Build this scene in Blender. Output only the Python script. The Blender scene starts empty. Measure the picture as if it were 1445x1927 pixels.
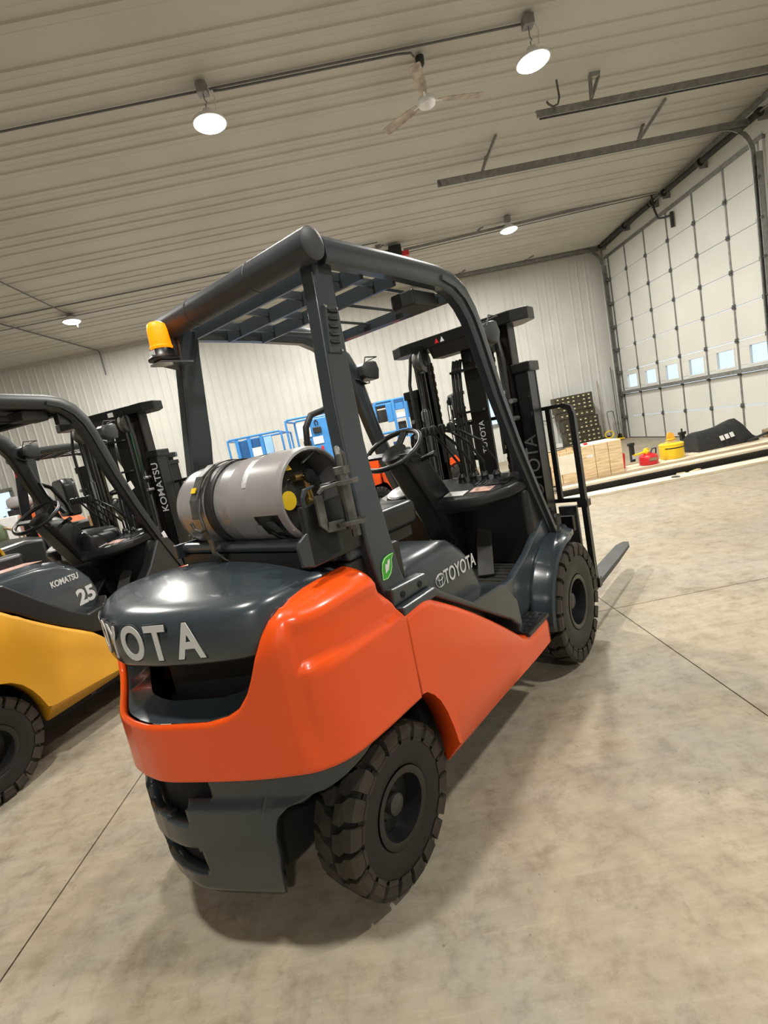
import bpy, bmesh, math, random
from mathutils import Vector, Matrix
from math import sin, cos, pi, radians
random.seed(7)
S = bpy.context.scene
COL = S.collection

# ------------------------------------------------------------------ camera
F_PX, PITCH, ROLL, YAW, CAM_H = 940.16, .1476, .1985, -.0034, 1.4479
cam = bpy.data.objects.new('camera', bpy.data.cameras.new('camera')); COL.objects.link(cam)
cam.data.sensor_fit = 'VERTICAL'; cam.data.sensor_height = 36.0
cam.data.lens = F_PX / 1927 * 36.0
cam.data.clip_start = .05; cam.data.clip_end = 200
fw = Vector((sin(YAW)*cos(PITCH), cos(YAW)*cos(PITCH), -sin(PITCH)))
rt = Vector((cos(YAW), -sin(YAW), 0)); up = rt.cross(fw)
r2 = cos(ROLL)*rt - sin(ROLL)*up; u2 = sin(ROLL)*rt + cos(ROLL)*up
mw = Matrix((r2, u2, -fw)).transposed().to_4x4(); mw.translation = (0, 0, CAM_H)
cam.matrix_world = mw
S.camera = cam

# ------------------------------------------------------------------ world, exposure
S.view_settings.view_transform = 'Standard'; S.view_settings.look = 'None'
S.view_settings.gamma = 1.0; S.view_settings.use_curve_mapping = False
S.view_settings.exposure = 0.0
W = bpy.data.worlds.new('world'); S.world = W; W.use_nodes = True
W.node_tree.nodes['Background'].inputs[0].default_value = (.74, .86, 1.0, 1)
W.node_tree.nodes['Background'].inputs[1].default_value = 1.5

LIGHT_W = 295.0
LIGHTS = [(-1.12, 6.48, 5.39), (2.71, 6.46, 5.34), (3.86, 11.65, 5.30), (-6.2, 12.15, 5.40),
          (-5.05, 6.48, 5.36), (-1.2, 11.9, 5.44), (-1.14, .9, 5.5), (2.9, .9, 5.5), (1.0, -4.8, 5.5)]
POWER = [1, 1, .8, .8, 1, .8, .62, .62, .7]
CEIL_A, CEIL_B = 5.43, .045
def ceil_z(y): return CEIL_A + CEIL_B*(15.0 - y)
for i, (x, y, z) in enumerate(LIGHTS):
    l = bpy.data.lights.new('high_bay_lamp', 'AREA'); l.shape = 'DISK'; l.size = .34
    l.energy = LIGHT_W*POWER[i]; l.color = (1.0, .965, .895)
    o = bpy.data.objects.new('lamp_light', l); COL.objects.link(o); o.location = (x, y, z - .056)

# ------------------------------------------------------------------ helpers
def _nt(name):
    m = bpy.data.materials.new(name); m.use_nodes = True
    return m, m.node_tree, m.node_tree.nodes['Principled BSDF']
def mat(name, col, rough=.5, metal=0, var=.12, scale=8, bump=0, bscale=60, coat=0, spec=.5):
    m, nt, b = _nt(name); N = nt.nodes; L = nt.links
    b.inputs['Roughness'].default_value = rough; b.inputs['Metallic'].default_value = metal
    b.inputs['Specular IOR Level'].default_value = spec
    if coat:
        b.inputs['Coat Weight'].default_value = coat; b.inputs['Coat Roughness'].default_value = .06
    tc = N.new('ShaderNodeTexCoord')
    if var:
        n = N.new('ShaderNodeTexNoise'); n.inputs['Scale'].default_value = scale; n.inputs['Detail'].default_value = 6
        L.new(tc.outputs['Object'], n.inputs['Vector'])
        r = N.new('ShaderNodeValToRGB'); L.new(n.outputs['Fac'], r.inputs['Fac'])
        c = Vector(col)
        r.color_ramp.elements[0].position = .3; r.color_ramp.elements[1].position = .7
        r.color_ramp.elements[0].color = (*(c*(1-var)), 1); r.color_ramp.elements[1].color = (*(c*(1+var)), 1)
        L.new(r.outputs['Color'], b.inputs['Base Color'])
    else: b.inputs['Base Color'].default_value = (*col, 1)
    if bump:
        n2 = N.new('ShaderNodeTexNoise'); n2.inputs['Scale'].default_value = bscale; n2.inputs['Detail'].default_value = 4
        L.new(tc.outputs['Object'], n2.inputs['Vector'])
        bp = N.new('ShaderNodeBump'); bp.inputs['Strength'].default_value = bump; bp.inputs['Distance'].default_value = .01
        L.new(n2.outputs['Fac'], bp.inputs['Height']); L.new(bp.outputs['Normal'], b.inputs['Normal'])
    return m
def emis(name, col, st):
    m, nt, b = _nt(name); b.inputs['Base Color'].default_value = (*col, 1)
    b.inputs['Emission Color'].default_value = (*col, 1); b.inputs['Emission Strength'].default_value = st
    return m

def concrete():
    m, nt, b = _nt('sealed_concrete'); N = nt.nodes; L = nt.links
    tc = N.new('ShaderNodeTexCoord')
    def noise(sc, det, rough=.6, dist=0., stretch=None):
        n = N.new('ShaderNodeTexNoise'); n.inputs['Scale'].default_value = sc; n.inputs['Detail'].default_value = det
        n.inputs['Roughness'].default_value = rough; n.inputs['Distortion'].default_value = dist
        if stretch:
            mp = N.new('ShaderNodeMapping'); mp.inputs['Scale'].default_value = stretch; mp.inputs['Rotation'].default_value = (0, 0, .5)
            L.new(tc.outputs['Object'], mp.inputs['Vector']); L.new(mp.outputs['Vector'], n.inputs['Vector'])
        else: L.new(tc.outputs['Object'], n.inputs['Vector'])
        return n
    def ramp(src, stops):
        r = N.new('ShaderNodeValToRGB'); L.new(src, r.inputs['Fac'])
        while len(r.color_ramp.elements) < len(stops): r.color_ramp.elements.new(.5)
        for e, (p, c) in zip(r.color_ramp.elements, stops): e.position = p; e.color = (*c, 1)
        return r
    def mix(f, a, bb, mode='MIX'):
        x = N.new('ShaderNodeMixRGB'); x.blend_type = mode
        if isinstance(f, float): x.inputs[0].default_value = f
        else: L.new(f, x.inputs[0])
        L.new(a, x.inputs[1]); L.new(bb, x.inputs[2]); return x
    base = ramp(noise(.8, 8, .7, .15).outputs['Fac'], [(.32, (.235, .199, .148)), (.5, (.325, .280, .208)), (.66, (.40, .352, .270))])
    cool = ramp(noise(1.3, 7, .65, .2).outputs['Fac'], [(.42, (.335, .283, .204)), (.60, (.285, .272, .236))])
    m1 = mix(.5, base.outputs[0], cool.outputs[0])
    mid = ramp(noise(9, 12, .74, .15).outputs['Fac'], [(.34, (.72, .70, .66)), (.5, (1, 1, 1)), (.66, (1.12, 1.12, 1.10))])
    m2 = mix(1.0, m1.outputs[0], mid.outputs[0], 'MULTIPLY')
    st = ramp(noise(4, 8, .7, .1, (1, 7, 1)).outputs['Fac'], [(.36, (.86, .84, .80)), (.58, (1.05, 1.05, 1.05))])
    m3 = mix(.6, m2.outputs[0], st.outputs[0], 'MULTIPLY')
    sp = ramp(noise(45, 4, .6).outputs['Fac'], [(.27, (.45, .42, .38)), (.33, (1, 1, 1))])
    m4 = mix(.7, m3.outputs[0], sp.outputs[0], 'MULTIPLY')
    stain = ramp(noise(1.1, 10, .72, .25).outputs['Fac'], [(.31, (.55, .53, .50)), (.39, (1, 1, 1)), (.62, (1, 1, 1)), (.72, (1.2, 1.2, 1.18))])
    m5 = mix(.85, m4.outputs[0], stain.outputs[0], 'MULTIPLY')
    sc = ramp(noise(2.2, 12, .8, .05, (1.2, 22, 1)).outputs['Fac'], [(.58, (1, 1, 1)), (.66, (1.22, 1.22, 1.2))])
    m6 = mix(.7, m5.outputs[0], sc.outputs[0], 'MULTIPLY')
    fs = ramp(noise(14, 6, .6, .4).outputs['Fac'], [(.30, (.72, .70, .66)), (.37, (1, 1, 1)), (.66, (1, 1, 1)), (.74, (1.25, 1.25, 1.22))])
    m7 = mix(.6, m6.outputs[0], fs.outputs[0], 'MULTIPLY')
    L.new(m7.outputs[0], b.inputs['Base Color'])
    rr = N.new('ShaderNodeMapRange'); rr.inputs['To Min'].default_value = .42; rr.inputs['To Max'].default_value = .72
    L.new(mid.outputs[0], rr.inputs['Value']); L.new(rr.outputs[0], b.inputs['Roughness'])
    b.inputs['Specular IOR Level'].default_value = .35
    bp = N.new('ShaderNodeBump'); bp.inputs['Strength'].default_value = .15; bp.inputs['Distance'].default_value = .01
    L.new(noise(25, 8).outputs['Fac'], bp.inputs['Height']); L.new(bp.outputs['Normal'], b.inputs['Normal'])
    return m
def wood(name, c1, c2, sc=3, axis=(1, 12, 12)):
    m, nt, b = _nt(name); N = nt.nodes; L = nt.links
    tc = N.new('ShaderNodeTexCoord'); mp = N.new('ShaderNodeMapping'); mp.inputs['Scale'].default_value = axis
    L.new(tc.outputs['Object'], mp.inputs['Vector'])
    n = N.new('ShaderNodeTexNoise'); n.inputs['Scale'].default_value = sc; n.inputs['Detail'].default_value = 6; n.inputs['Distortion'].default_value = 1.2
    L.new(mp.outputs['Vector'], n.inputs['Vector'])
    r = N.new('ShaderNodeValToRGB'); L.new(n.outputs['Fac'], r.inputs['Fac'])
    r.color_ramp.elements[0].position = .35; r.color_ramp.elements[1].position = .65
    r.color_ramp.elements[0].color = (*c1, 1); r.color_ramp.elements[1].color = (*c2, 1)
    L.new(r.outputs['Color'], b.inputs['Base Color']); b.inputs['Roughness'].default_value = .75
    return m
def glass(name, col=(1, 1, 1), alpha=.15):
    m = bpy.data.materials.new(name); m.use_nodes = True; nt = m.node_tree; nt.nodes.clear()
    o = nt.nodes.new('ShaderNodeOutputMaterial'); t = nt.nodes.new('ShaderNodeBsdfTransparent'); g = nt.nodes.new('ShaderNodeBsdfGlossy')
    t.inputs[0].default_value = (*col, 1); g.inputs['Roughness'].default_value = .05
    x = nt.nodes.new('ShaderNodeMixShader'); x.inputs[0].default_value = alpha
    nt.links.new(t.outputs[0], x.inputs[1]); nt.links.new(g.outputs[0], x.inputs[2]); nt.links.new(x.outputs[0], o.inputs[0])
    return m

M = dict(
    conc=concrete(),
    wallp=mat('white_ribbed_steel', (.60, .60, .565), .42, var=.05, scale=1.5),
    ceilp=mat('white_ceiling_steel', (.50, .49, .435), .5, var=.05, scale=1.0),
    doorp=mat('white_door_steel', (.64, .64, .60), .5, var=.05, scale=1.2),
    galv=mat('galvanized_steel', (.30, .30, .29), .45, .75, var=.2, scale=14),
    conduit=mat('grey_conduit', (.13, .13, .125), .5, .2),
    black_steel=mat('black_steel', (.022, .021, .021), .45, var=.3),
    orange=mat('orange_gloss_paint', (.80, .082, .007), .25, var=.03, scale=3, coat=.3, bump=.02, bscale=25),
    grey=mat('dark_grey_gloss_paint', (.034, .046, .056), .24, var=.06, scale=4, coat=.35, bump=.03, bscale=22),
    guardg=mat('slate_grey_paint', (.033, .042, .049), .30, var=.08, scale=5, coat=.25, bump=.03, bscale=40),
    pipeg=mat('dusty_grey_pipe', (.045, .047, .054), .5, var=.2, scale=7, bump=.05, bscale=120),
    plas=mat('black_moulded_plastic', (.009, .009, .0095), .38, var=.2, scale=6, bump=.05, bscale=200),
    cowlp=mat('charcoal_panel', (.013, .0135, .014), .36, var=.15, scale=4),
    vinyl=mat('black_vinyl', (.010, .010, .011), .36, var=.2, scale=10),
    floorm=mat('ribbed_floor_mat', (.028, .026, .022), .6, var=.35, scale=12),
    rubber=mat('tyre_rubber', (.010, .0095, .0085), .55, var=.25, scale=9, bump=.06, bscale=90),  # darkened against the lugs, groove shade put into the colour
    lug=mat('dusty_tread_rubber', (.034, .028, .021), .72, var=.3, scale=14, bump=.08, bscale=70),
    rim=mat('black_wheel_paint', (.012, .012, .012), .32, var=.2),
    hub=mat('dark_hub_steel', (.06, .058, .055), .45, .5, var=.3),
    mast=mat('black_mast_paint', (.007, .007, .007), .34, var=.35, scale=5),
    grease=mat('greasy_channel', (.012, .008, .007), .35, var=.5, scale=8),
    chain=mat('oily_chain', (.040, .030, .014), .5, .4, var=.4, scale=40),
    chrome=mat('bright_steel', (.55, .55, .56), .2, .9, var=.1),
    steel=mat('worn_steel', (.14, .14, .135), .45, .7, var=.35, scale=25),
    tank=mat('grey_tank_paint', (.30, .285, .29), .30, var=.06, scale=5, coat=.4),
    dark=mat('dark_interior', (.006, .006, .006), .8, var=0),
    brass=mat('brass', (.52, .36, .13), .28, .9, var=.15),
    white=mat('white_sticker', (.72, .72, .72), .5, var=.05),
    letter=mat('silver_lettering', (.60, .61, .62), .4, var=.03),
    letterd=mat('outline_lettering', (.12, .12, .12), .5, var=.03),
    yel=mat('yellow_paint', (.72, .36, .022), .36, var=.05, scale=3, coat=.25),
    yelk=mat('yellow_handle', (.80, .42, .03), .45, var=.1),
    brightyel=mat('safety_yellow', (.85, .58, .02), .4, var=.08),
    red=mat('safety_red', (.62, .02, .025), .35, var=.08, coat=.3),
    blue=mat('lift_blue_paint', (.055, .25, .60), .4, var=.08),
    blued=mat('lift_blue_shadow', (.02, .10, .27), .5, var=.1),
    lamp=emis('lamp_lens_lit', (1.0, .96, .86), 14),
    amber=emis('lit_amber_lens', (1.0, .24, .0), 1.35),
    green=mat('green_decal', (.05, .35, .04), .5, var=.1),
    snow=mat('outside_snow', (.75, .80, .86), .8, var=.05, scale=1),
    ply=wood('plywood', (.56, .40, .22), (.78, .62, .40)),
    pine=wood('pine_board', (.66, .55, .40), (.85, .76, .60), 2),
    brown=wood('weathered_board', (.22, .16, .10), (.40, .30, .19), 3),
    cabin=mat('olive_drab_steel', (.055, .048, .028), .5, var=.3, scale=12),
    canvas=mat('black_canvas', (.022, .022, .022), .85, var=.25, scale=15, bump=.2, bscale=30),
    tyreold=mat('pale_dusty_tyre', (.26, .245, .225), .8, var=.15),
    olive=mat('faded_olive_paint', (.10, .13, .065), .6, var=.3, scale=9),
    cardb=mat('cardboard', (.30, .19, .10), .8, var=.1),
    glassm=glass('window_glass', (.92, .96, 1.0), .08),
    gasket=mat('dark_joint', (.03, .027, .023), .9, var=.3, scale=30),
    blade=mat('rust_stained_white', (.42, .36, .30), .6, var=.45, scale=7),
    forkm=mat('dull_fork_steel', (.055, .058, .058), .5, .3, var=.25, scale=6),
    decal=mat('pink_decal', (.5, .30, .25), .5, var=.3, scale=30),
    palegreen=mat('pale_green_print', (.35, .75, .25), .5, var=.0),
    tankin=mat('tank_end_dark', (.05, .048, .045), .35, var=.3, coat=.3),
    green2=mat('green_line', (.03, .16, .06), .4, var=.1),
    orange_old=mat('worn_orange', (.60, .11, .03), .5, var=.3, scale=9),
    paleblue=mat('pale_blue_label', (.30, .52, .85), .4, var=.05),
    white2=mat('pale_plywood_stain', (.75, .68, .56), .6, var=.08),
    labelm=mat('cream_drawer_label', (.75, .68, .42), .5, var=.1),
    labelgrey=mat('faded_white_label', (.48, .48, .49), .5, var=.1, scale=60),
    lampgrey=mat('lamp_housing_grey', (.045, .047, .050), .35, var=.15, scale=10),
    leafm=mat('foliage', (.10, .22, .09), .8, var=.4, scale=6),
    hosem=mat('black_hose', (.015, .015, .015), .5, var=.2),
    concd=mat('dark_concrete_base', (.05, .045, .04), .9, var=.2),
)

class MB:
    def __init__(s): s.b = bmesh.new()
    def verts(s, pts): return [s.b.verts.new(p) for p in pts]
    def face(s, vs):
        try: return s.b.faces.new(vs)
        except ValueError: return None
    def box(s, c, d, rot=None):
        m = rot or Matrix.Identity(3); c = Vector(c)
        v = s.verts([c + m @ Vector((sx*d[0]/2, sy*d[1]/2, sz*d[2]/2)) for sx in (-1, 1) for sy in (-1, 1) for sz in (-1, 1)])
        for f in ((0, 1, 3, 2), (4, 6, 7, 5), (0, 4, 5, 1), (2, 3, 7, 6), (0, 2, 6, 4), (1, 5, 7, 3)): s.face([v[i] for i in f])
        return s
    def bb(s, x0, x1, y0, y1, z0, z1): return s.box(((x0+x1)/2, (y0+y1)/2, (z0+z1)/2), (abs(x1-x0), abs(y1-y0), abs(z1-z0)))
    def loft(s, rings, cap=True, close=False):
        R = [s.verts(r) for r in rings]; n = len(R[0])
        for a, b in list(zip(R, R[1:])) + ([(R[-1], R[0])] if close else []):
            for i in range(n): s.face([a[i], a[(i+1) % n], b[(i+1) % n], b[i]])
        if cap and not close: s.face(R[0][::-1]); s.face(R[-1])
        return s
    def grid(s, rows):
        R = [s.verts(r) for r in rows]
        for a, b in zip(R, R[1:]):
            for i in range(len(a)-1): s.face([a[i], a[i+1], b[i+1], b[i]])
        return s
    def prism(s, poly, axis, a, b):
        def P(p, t):
            return {'x': (t, p[0], p[1]), 'y': (p[0], t, p[1]), 'z': (p[0], p[1], t)}[axis]
        return s.loft([[P(p, a) for p in poly], [P(p, b) for p in poly]])
    def frames(s, pts, upv=None):
        pts = [Vector(p) for p in pts]; out = []; n = None
        for i, p in enumerate(pts):
            t = (pts[min(i+1, len(pts)-1)] - pts[max(i-1, 0)]).normalized()
            if upv is not None:
                a = Vector(upv); n = (a - t*a.dot(t)).normalized()
            elif n is None:
                a = Vector((0, 0, 1)) if abs(t.z) < .9 else Vector((1, 0, 0)); n = (a - t*a.dot(t)).normalized()
            else: n = (n - t*n.dot(t)).normalized()
            out.append((p, t, n, t.cross(n)))
        return out
    def tube(s, pts, r, seg=10, cap=True, close=False):
        rr = r if isinstance(r, (list, tuple)) else [r]*len(pts)
        if close:
            pts = [Vector(p) for p in pts]; k = len(pts); rings = []; 
            nrm = (pts[1]-pts[0]).cross(pts[k//3]-pts[0]).normalized()
            for i, p in enumerate(pts):
                t = (pts[(i+1) % k]-pts[i-1]).normalized(); n = nrm; b = t.cross(n)
                rings.append([p + r*(cos(a)*n + sin(a)*b) for a in [2*pi*j/seg for j in range(seg)]])
            return s.loft(rings, close=True)
        return s.loft([[p + q*(cos(a)*n + sin(a)*b) for a in [2*pi*j/seg for j in range(seg)]] for (p, t, n, b), q in zip(s.frames(pts), rr)], cap)
    def bar(s, pts, w, h, upv=(0, 0, 1)):
        # w along binormal, h along up
        ws = w if isinstance(w, (list, tuple)) else [w]*len(pts); hs = h if isinstance(h, (list, tuple)) else [h]*len(pts)
        return s.loft([[p + n*(sy*hh/2) + b*(sx*ww/2) for sx, sy in ((-1, -1), (1, -1), (1, 1), (-1, 1))] for (p, t, n, b), ww, hh in zip(s.frames(pts, upv), ws, hs)])
    def lathe(s, prof, c, axis, seg=32, cap=True):
        # prof: (radius, offset along axis)
        c = Vector(c); ax = {'x': Vector((1, 0, 0)), 'y': Vector((0, 1, 0)), 'z': Vector((0, 0, 1))}[axis] if isinstance(axis, str) else Vector(axis).normalized()
        a = Vector((0, 0, 1)) if abs(ax.z) < .9 else Vector((1, 0, 0)); u = (a - ax*a.dot(ax)).normalized(); v = ax.cross(u)
        rings = [[c + ax*t + r*(cos(q)*u + sin(q)*v) for q in [2*pi*j/seg for j in range(seg)]] for r, t in prof]
        return s.loft(rings, cap)
    def cyl(s, a, b, r, seg=16):
        a = Vector(a); b = Vector(b); return s.lathe([(r, 0), (r, (b-a).length)], a, b-a, seg)
    def build(s, name, m, parent=None, smooth=False, bev=0, seg=2, solid=0, off=-1, autos=True, sub=0):
        bmesh.ops.remove_doubles(s.b, verts=s.b.verts, dist=1e-5)
        bmesh.ops.recalc_face_normals(s.b, faces=s.b.faces)
        me = bpy.data.meshes.new(name); s.b.to_mesh(me); s.b.free()
        o = bpy.data.objects.new(name, me); COL.objects.link(o)
        me.materials.append(M[m] if isinstance(m, str) else m)
        if smooth:
            for p in me.polygons: p.use_smooth = True
            if autos:
                try: me.set_sharp_from_angle(angle=radians(42))
                except Exception: pass
        if sub:
            q = o.modifiers.new('sub', 'SUBSURF'); q.levels = q.render_levels = sub
        if solid:
            q = o.modifiers.new('solid', 'SOLIDIFY'); q.thickness = solid; q.offset = off
        if bev:
            q = o.modifiers.new('bevel', 'BEVEL'); q.width = bev; q.segments = seg; q.limit_method = 'ANGLE'; q.angle_limit = radians(35)
            q.harden_normals = False
        if parent: o.parent = parent
        return o
def tag(o, label, cat=None, group=None):
    o['label'] = label
    if cat: o['category'] = cat
    if group: o['group'] = group
    return o
def thing(name, label, cat, loc=(0, 0, 0), rz=0, group=None):
    o = bpy.data.objects.new(name, None); COL.objects.link(o); o.location = loc; o.rotation_euler = (0, 0, rz)
    o.empty_display_size = .2
    return tag(o, label, cat, group)
def struct(o): o['kind'] = 'structure'; return o
def copy_tree(o, parent=None):
    c = o.copy(); COL.objects.link(c)
    if parent: c.parent = parent
    for ch in o.children: copy_tree(ch, c)
    return c
def text(name, s, size, m, parent, origin, xd, yd, depth=.002, bold=.0, center=True, sx=1.0):
    c = bpy.data.curves.new(name, 'FONT'); c.body = s; c.size = size; c.extrude = depth; c.offset = bold*size
    if center: c.align_x = 'CENTER'; c.align_y = 'CENTER'
    t = bpy.data.objects.new('tmp', c); COL.objects.link(t)
    bpy.context.view_layer.update()
    me = bpy.data.meshes.new_from_object(t); COL.objects.unlink(t); bpy.data.objects.remove(t)
    xd = Vector(xd).normalized(); yd = Vector(yd).normalized(); zd = xd.cross(yd)
    mx = Matrix((xd*sx, yd, zd)).transposed().to_4x4(); mx.translation = Vector(origin)
    me.transform(mx); me.materials.clear(); me.materials.append(M[m])
    o = bpy.data.objects.new(name, me); COL.objects.link(o)
    if parent: o.parent = parent
    return o
def spline(pts, n):
    # catmull-rom resampled evenly
    P = [Vector((*p, 0)) if len(p) == 2 else Vector(p) for p in pts]; P = [2*P[0]-P[1]] + P + [2*P[-1]-P[-2]]; out = []
    for i in range(1, len(P)-2):
        for k in range(12):
            t = k/12; a, b, c, d = P[i-1:i+3]
            out.append(.5*((2*b)+(-a+c)*t+(2*a-5*b+4*c-d)*t*t+(-a+3*b-3*c+d)*t**3))
    out.append(P[-2]); L = [0]
    for a, b in zip(out, out[1:]): L.append(L[-1]+(b-a).length)
    res = []; j = 0
    for k in range(n):
        t = L[-1]*k/(n-1)
        while j < len(L)-2 and L[j+1] < t: j += 1
        f = (t-L[j])/max(1e-9, L[j+1]-L[j]); res.append(out[j].lerp(out[j+1], min(1, f)))
    return res
def interp(tab, x):
    if x <= tab[0][0]: return tab[0][1]
    for (a, b), (c, d) in zip(tab, tab[1:]):
        if x <= c: return b + (d-b)*(x-a)/(c-a)
    return tab[-1][1]
def arc(cx, cy, r, a0, a1, n): return [(cx+r*cos(radians(a0+(a1-a0)*i/n)), cy+r*sin(radians(a0+(a1-a0)*i/n))) for i in range(n+1)]

# ================================================================== SETTING
XL, XR, YB, YF = -13.0, 7.5, 15.0, -8.0
# floor: concrete slabs parted by saw cuts
fl = MB().bb(XL, XR+.3, YF, YB+.1, -.2, -.03).build('floor', 'gasket'); struct(fl)
xs = [XL, -10.2, -7.3, -4.4, -1.5, 1.4, 4.3, XR+.1]; ys = [YF, -2.4, 3.24, 8.9, YB+.05]
for i in range(len(xs)-1):
    for j in range(len(ys)-1):
        g = .0035
        MB().bb(xs[i]+g, xs[i+1]-g, ys[j]+g, ys[j+1]-g, -.12, 0).build('slab', 'conc', fl)

def rib_profile(a0, a1, phase, pitch=.243):
    # (coordinate, depth) of a ribbed sheet: 20 mm trapezoid ribs
    pts = [(a0, 0)]; k = math.ceil((a0+.03-phase)/pitch)
    while phase+k*pitch < a1-.03:
        c = phase+k*pitch; pts += [(c-.028, 0), (c-.014, .019), (c+.014, .019), (c+.028, 0)]; k += 1
        c2 = c+pitch/2
        if c2 < a1-.04: pts += [(c2-.03, 0), (c2-.024, .0025), (c2+.024, .0025), (c2+.03, 0)]
    pts.append((a1, 0)); return pts
def wall_sheet(fn, a0, a1, z0, z1, parent, m='wallp', phase=0, name='wall_panel'):
    pr = rib_profile(a0, a1, phase)
    b = MB(); b.grid([[fn(a, d, z0) for a, d in pr], [fn(a, d, z1) for a, d in pr]])
    return b.build(name, m, parent)
def shell(name, bx):
    return struct(MB().bb(*bx).build(name, 'wallp'))
H = 6.6
# back wall with two windows
wb = shell('wall_back', (XL-.2, -12.2, YB+.02, YB+.15, 0, H))
def wall_piece(parent, *bx): MB().bb(*bx).build('wall_core', 'wallp', parent)
wins = [(-12.2, -10.75, .9, 2.04), (3.42, 4.30, 1.12, 2.12)]
wall_piece(wb, -10.75, 3.42, YB+.02, YB+.15, 0, H); wall_piece(wb, 4.30, XR+.3, YB+.02, YB+.15, 0, H)
for x0, x1, z0, z1 in wins:
    wall_piece(wb, x0, x1, YB+.02, YB+.15, 0, z0); wall_piece(wb, x0, x1, YB+.02, YB+.15, z1, H)
edges = [XL] + [-12.2, -10.75]
x = -10.75
while x+.972 < 3.42: x += .972; edges.append(x)
edges += [3.42, 4.30]; x = 4.30
while x+.972 < XR: x += .972; edges.append(x)
edges.append(XR)
fb = lambda a, d, z: (a, YB+.015-d, z)
for a, b_ in zip(edges, edges[1:]):
    if b_-a < .01: continue
    w = [q for q in wins if abs(q[0]-a) < .01 and abs(q[1]-b_) < .01]
    if w:
        wall_sheet(fb, a, b_, 0, w[0][2], wb, phase=-4.221); wall_sheet(fb, a, b_, w[0][3], 5.5, wb, phase=-4.221)
    else: wall_sheet(fb, a, b_, 0, 5.5, wb, phase=-4.221)
for k, (x0, x1, z0, z1) in enumerate(wins):
    f = MB()
    for q in ((x0-.05, x1+.05, z1-.02, z1+.09), (x0-.05, x1+.05, z0-.05, z0+.03), (x0-.05, x0+.04, z0, z1), (x1-.04, x1+.05, z0, z1), ((x0+x1)/2-.02, (x0+x1)/2+.02, z0, z1)):
        f.bb(q[0], q[1], YB-.035, YB+.12, q[2], q[3])
    f = struct(f.build('window_%d' % (k+1), 'galv'))
    MB().bb(x0+.03, x1-.03, YB+.06, YB+.066, z0+.02, z1-.02).build('pane', 'glassm', f)
# left and front walls (outside the frame), right wall
wl = shell('wall_left', (XL-.15, XL-.02, YF, YB, 0, H)); wf = shell('wall_front', (XL, XR, YF-.15, YF-.02, 0, H))
y = YF
while y < YB-.1: wall_sheet(lambda a, d, z: (XL+d, a, z), y, min(y+.972, YB), 0, H-.1, wl, phase=YF); y += .972
x = XL
while x < XR-.1: wall_sheet(lambda a, d, z: (a, YF+d, z), x, min(x+.972, XR), 0, H-.1, wf, phase=XL); x += .972
D0, D1, DT = 9.17, 14.75, 5.15            # door opening
wr = shell('wall_right', (XR+.02, XR+.2, D1, YB+.02, 0, H))
for q in ((YF, 2.0, 0, H), (7.7, D0, 0, H), (D0, D1, DT, H), (2.0, 7.7, DT, H)):
    wall_piece(wr, XR+.02, XR+.2, q[0], q[1], q[2], q[3])
fr = lambda a, d, z: (XR+.015-d, a, z)
wall_sheet(fr, D1+.06, YB, 0, 5.48, wr, phase=.05); wall_sheet(fr, 7.75, D0-.06, 0, 5.8, wr, phase=.05)
for a in (-8, -6, -4, -2, 0): wall_sheet(fr, a, a+2, 0, 6.4, wr, phase=.05)
MB().bb(XR-.02, XR+.02, 7.7, D1+.2, DT-.02, 5.9).build('header_board', 'doorp', wr)
MB().bb(XR-.05, XR+.02, D0-.1, D1+.1, DT-.07, DT).build('header_trim', 'galv', wr)
t = MB(); t.bb(XR-.03, XR+.01, D1, D1+.07, 0, 5.2); t.bb(XR-.03, XR+.01, D0-.07, D0, 0, 5.2); struct(t.build('trim_1', 'doorp'))

# ceiling
ce = MB(); ce.loft([[(x, YF, ceil_z(YF)+.02), (x, YB+.1, ceil_z(YB)+.02), (x, YB+.1, ceil_z(YB)+.2), (x, YF, ceil_z(YF)+.2)] for x in (XL-.1, XR+.3)])
ce = struct(ce.build('ceiling', 'ceilp'))
y = YF+.03
while y < YB-.05:
    y1 = min(y+.972, YB+.02); pr = rib_profile(y, y1, 6.10)
    MB().grid([[(xx, a, ceil_z(a)+.015-d) for a, d in pr] for xx in (XL, XR+.02)]).build('ceiling_panel', 'ceilp', ce); y = y1
struct(MB().bb(XL, XR, YB-.05, YB-.01, ceil_z(YB)-.09, ceil_z(YB)+.02).build('trim_2', 'ceilp'))
struct(MB().loft([[(xx, yy, ceil_z(yy)-zz) for xx, zz in ((XR-.05, 0), (XR-.01, 0), (XR-.01, .09), (XR-.05, .09))] for yy in (YF, YB)]).build('trim_3', 'galv'))

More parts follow.
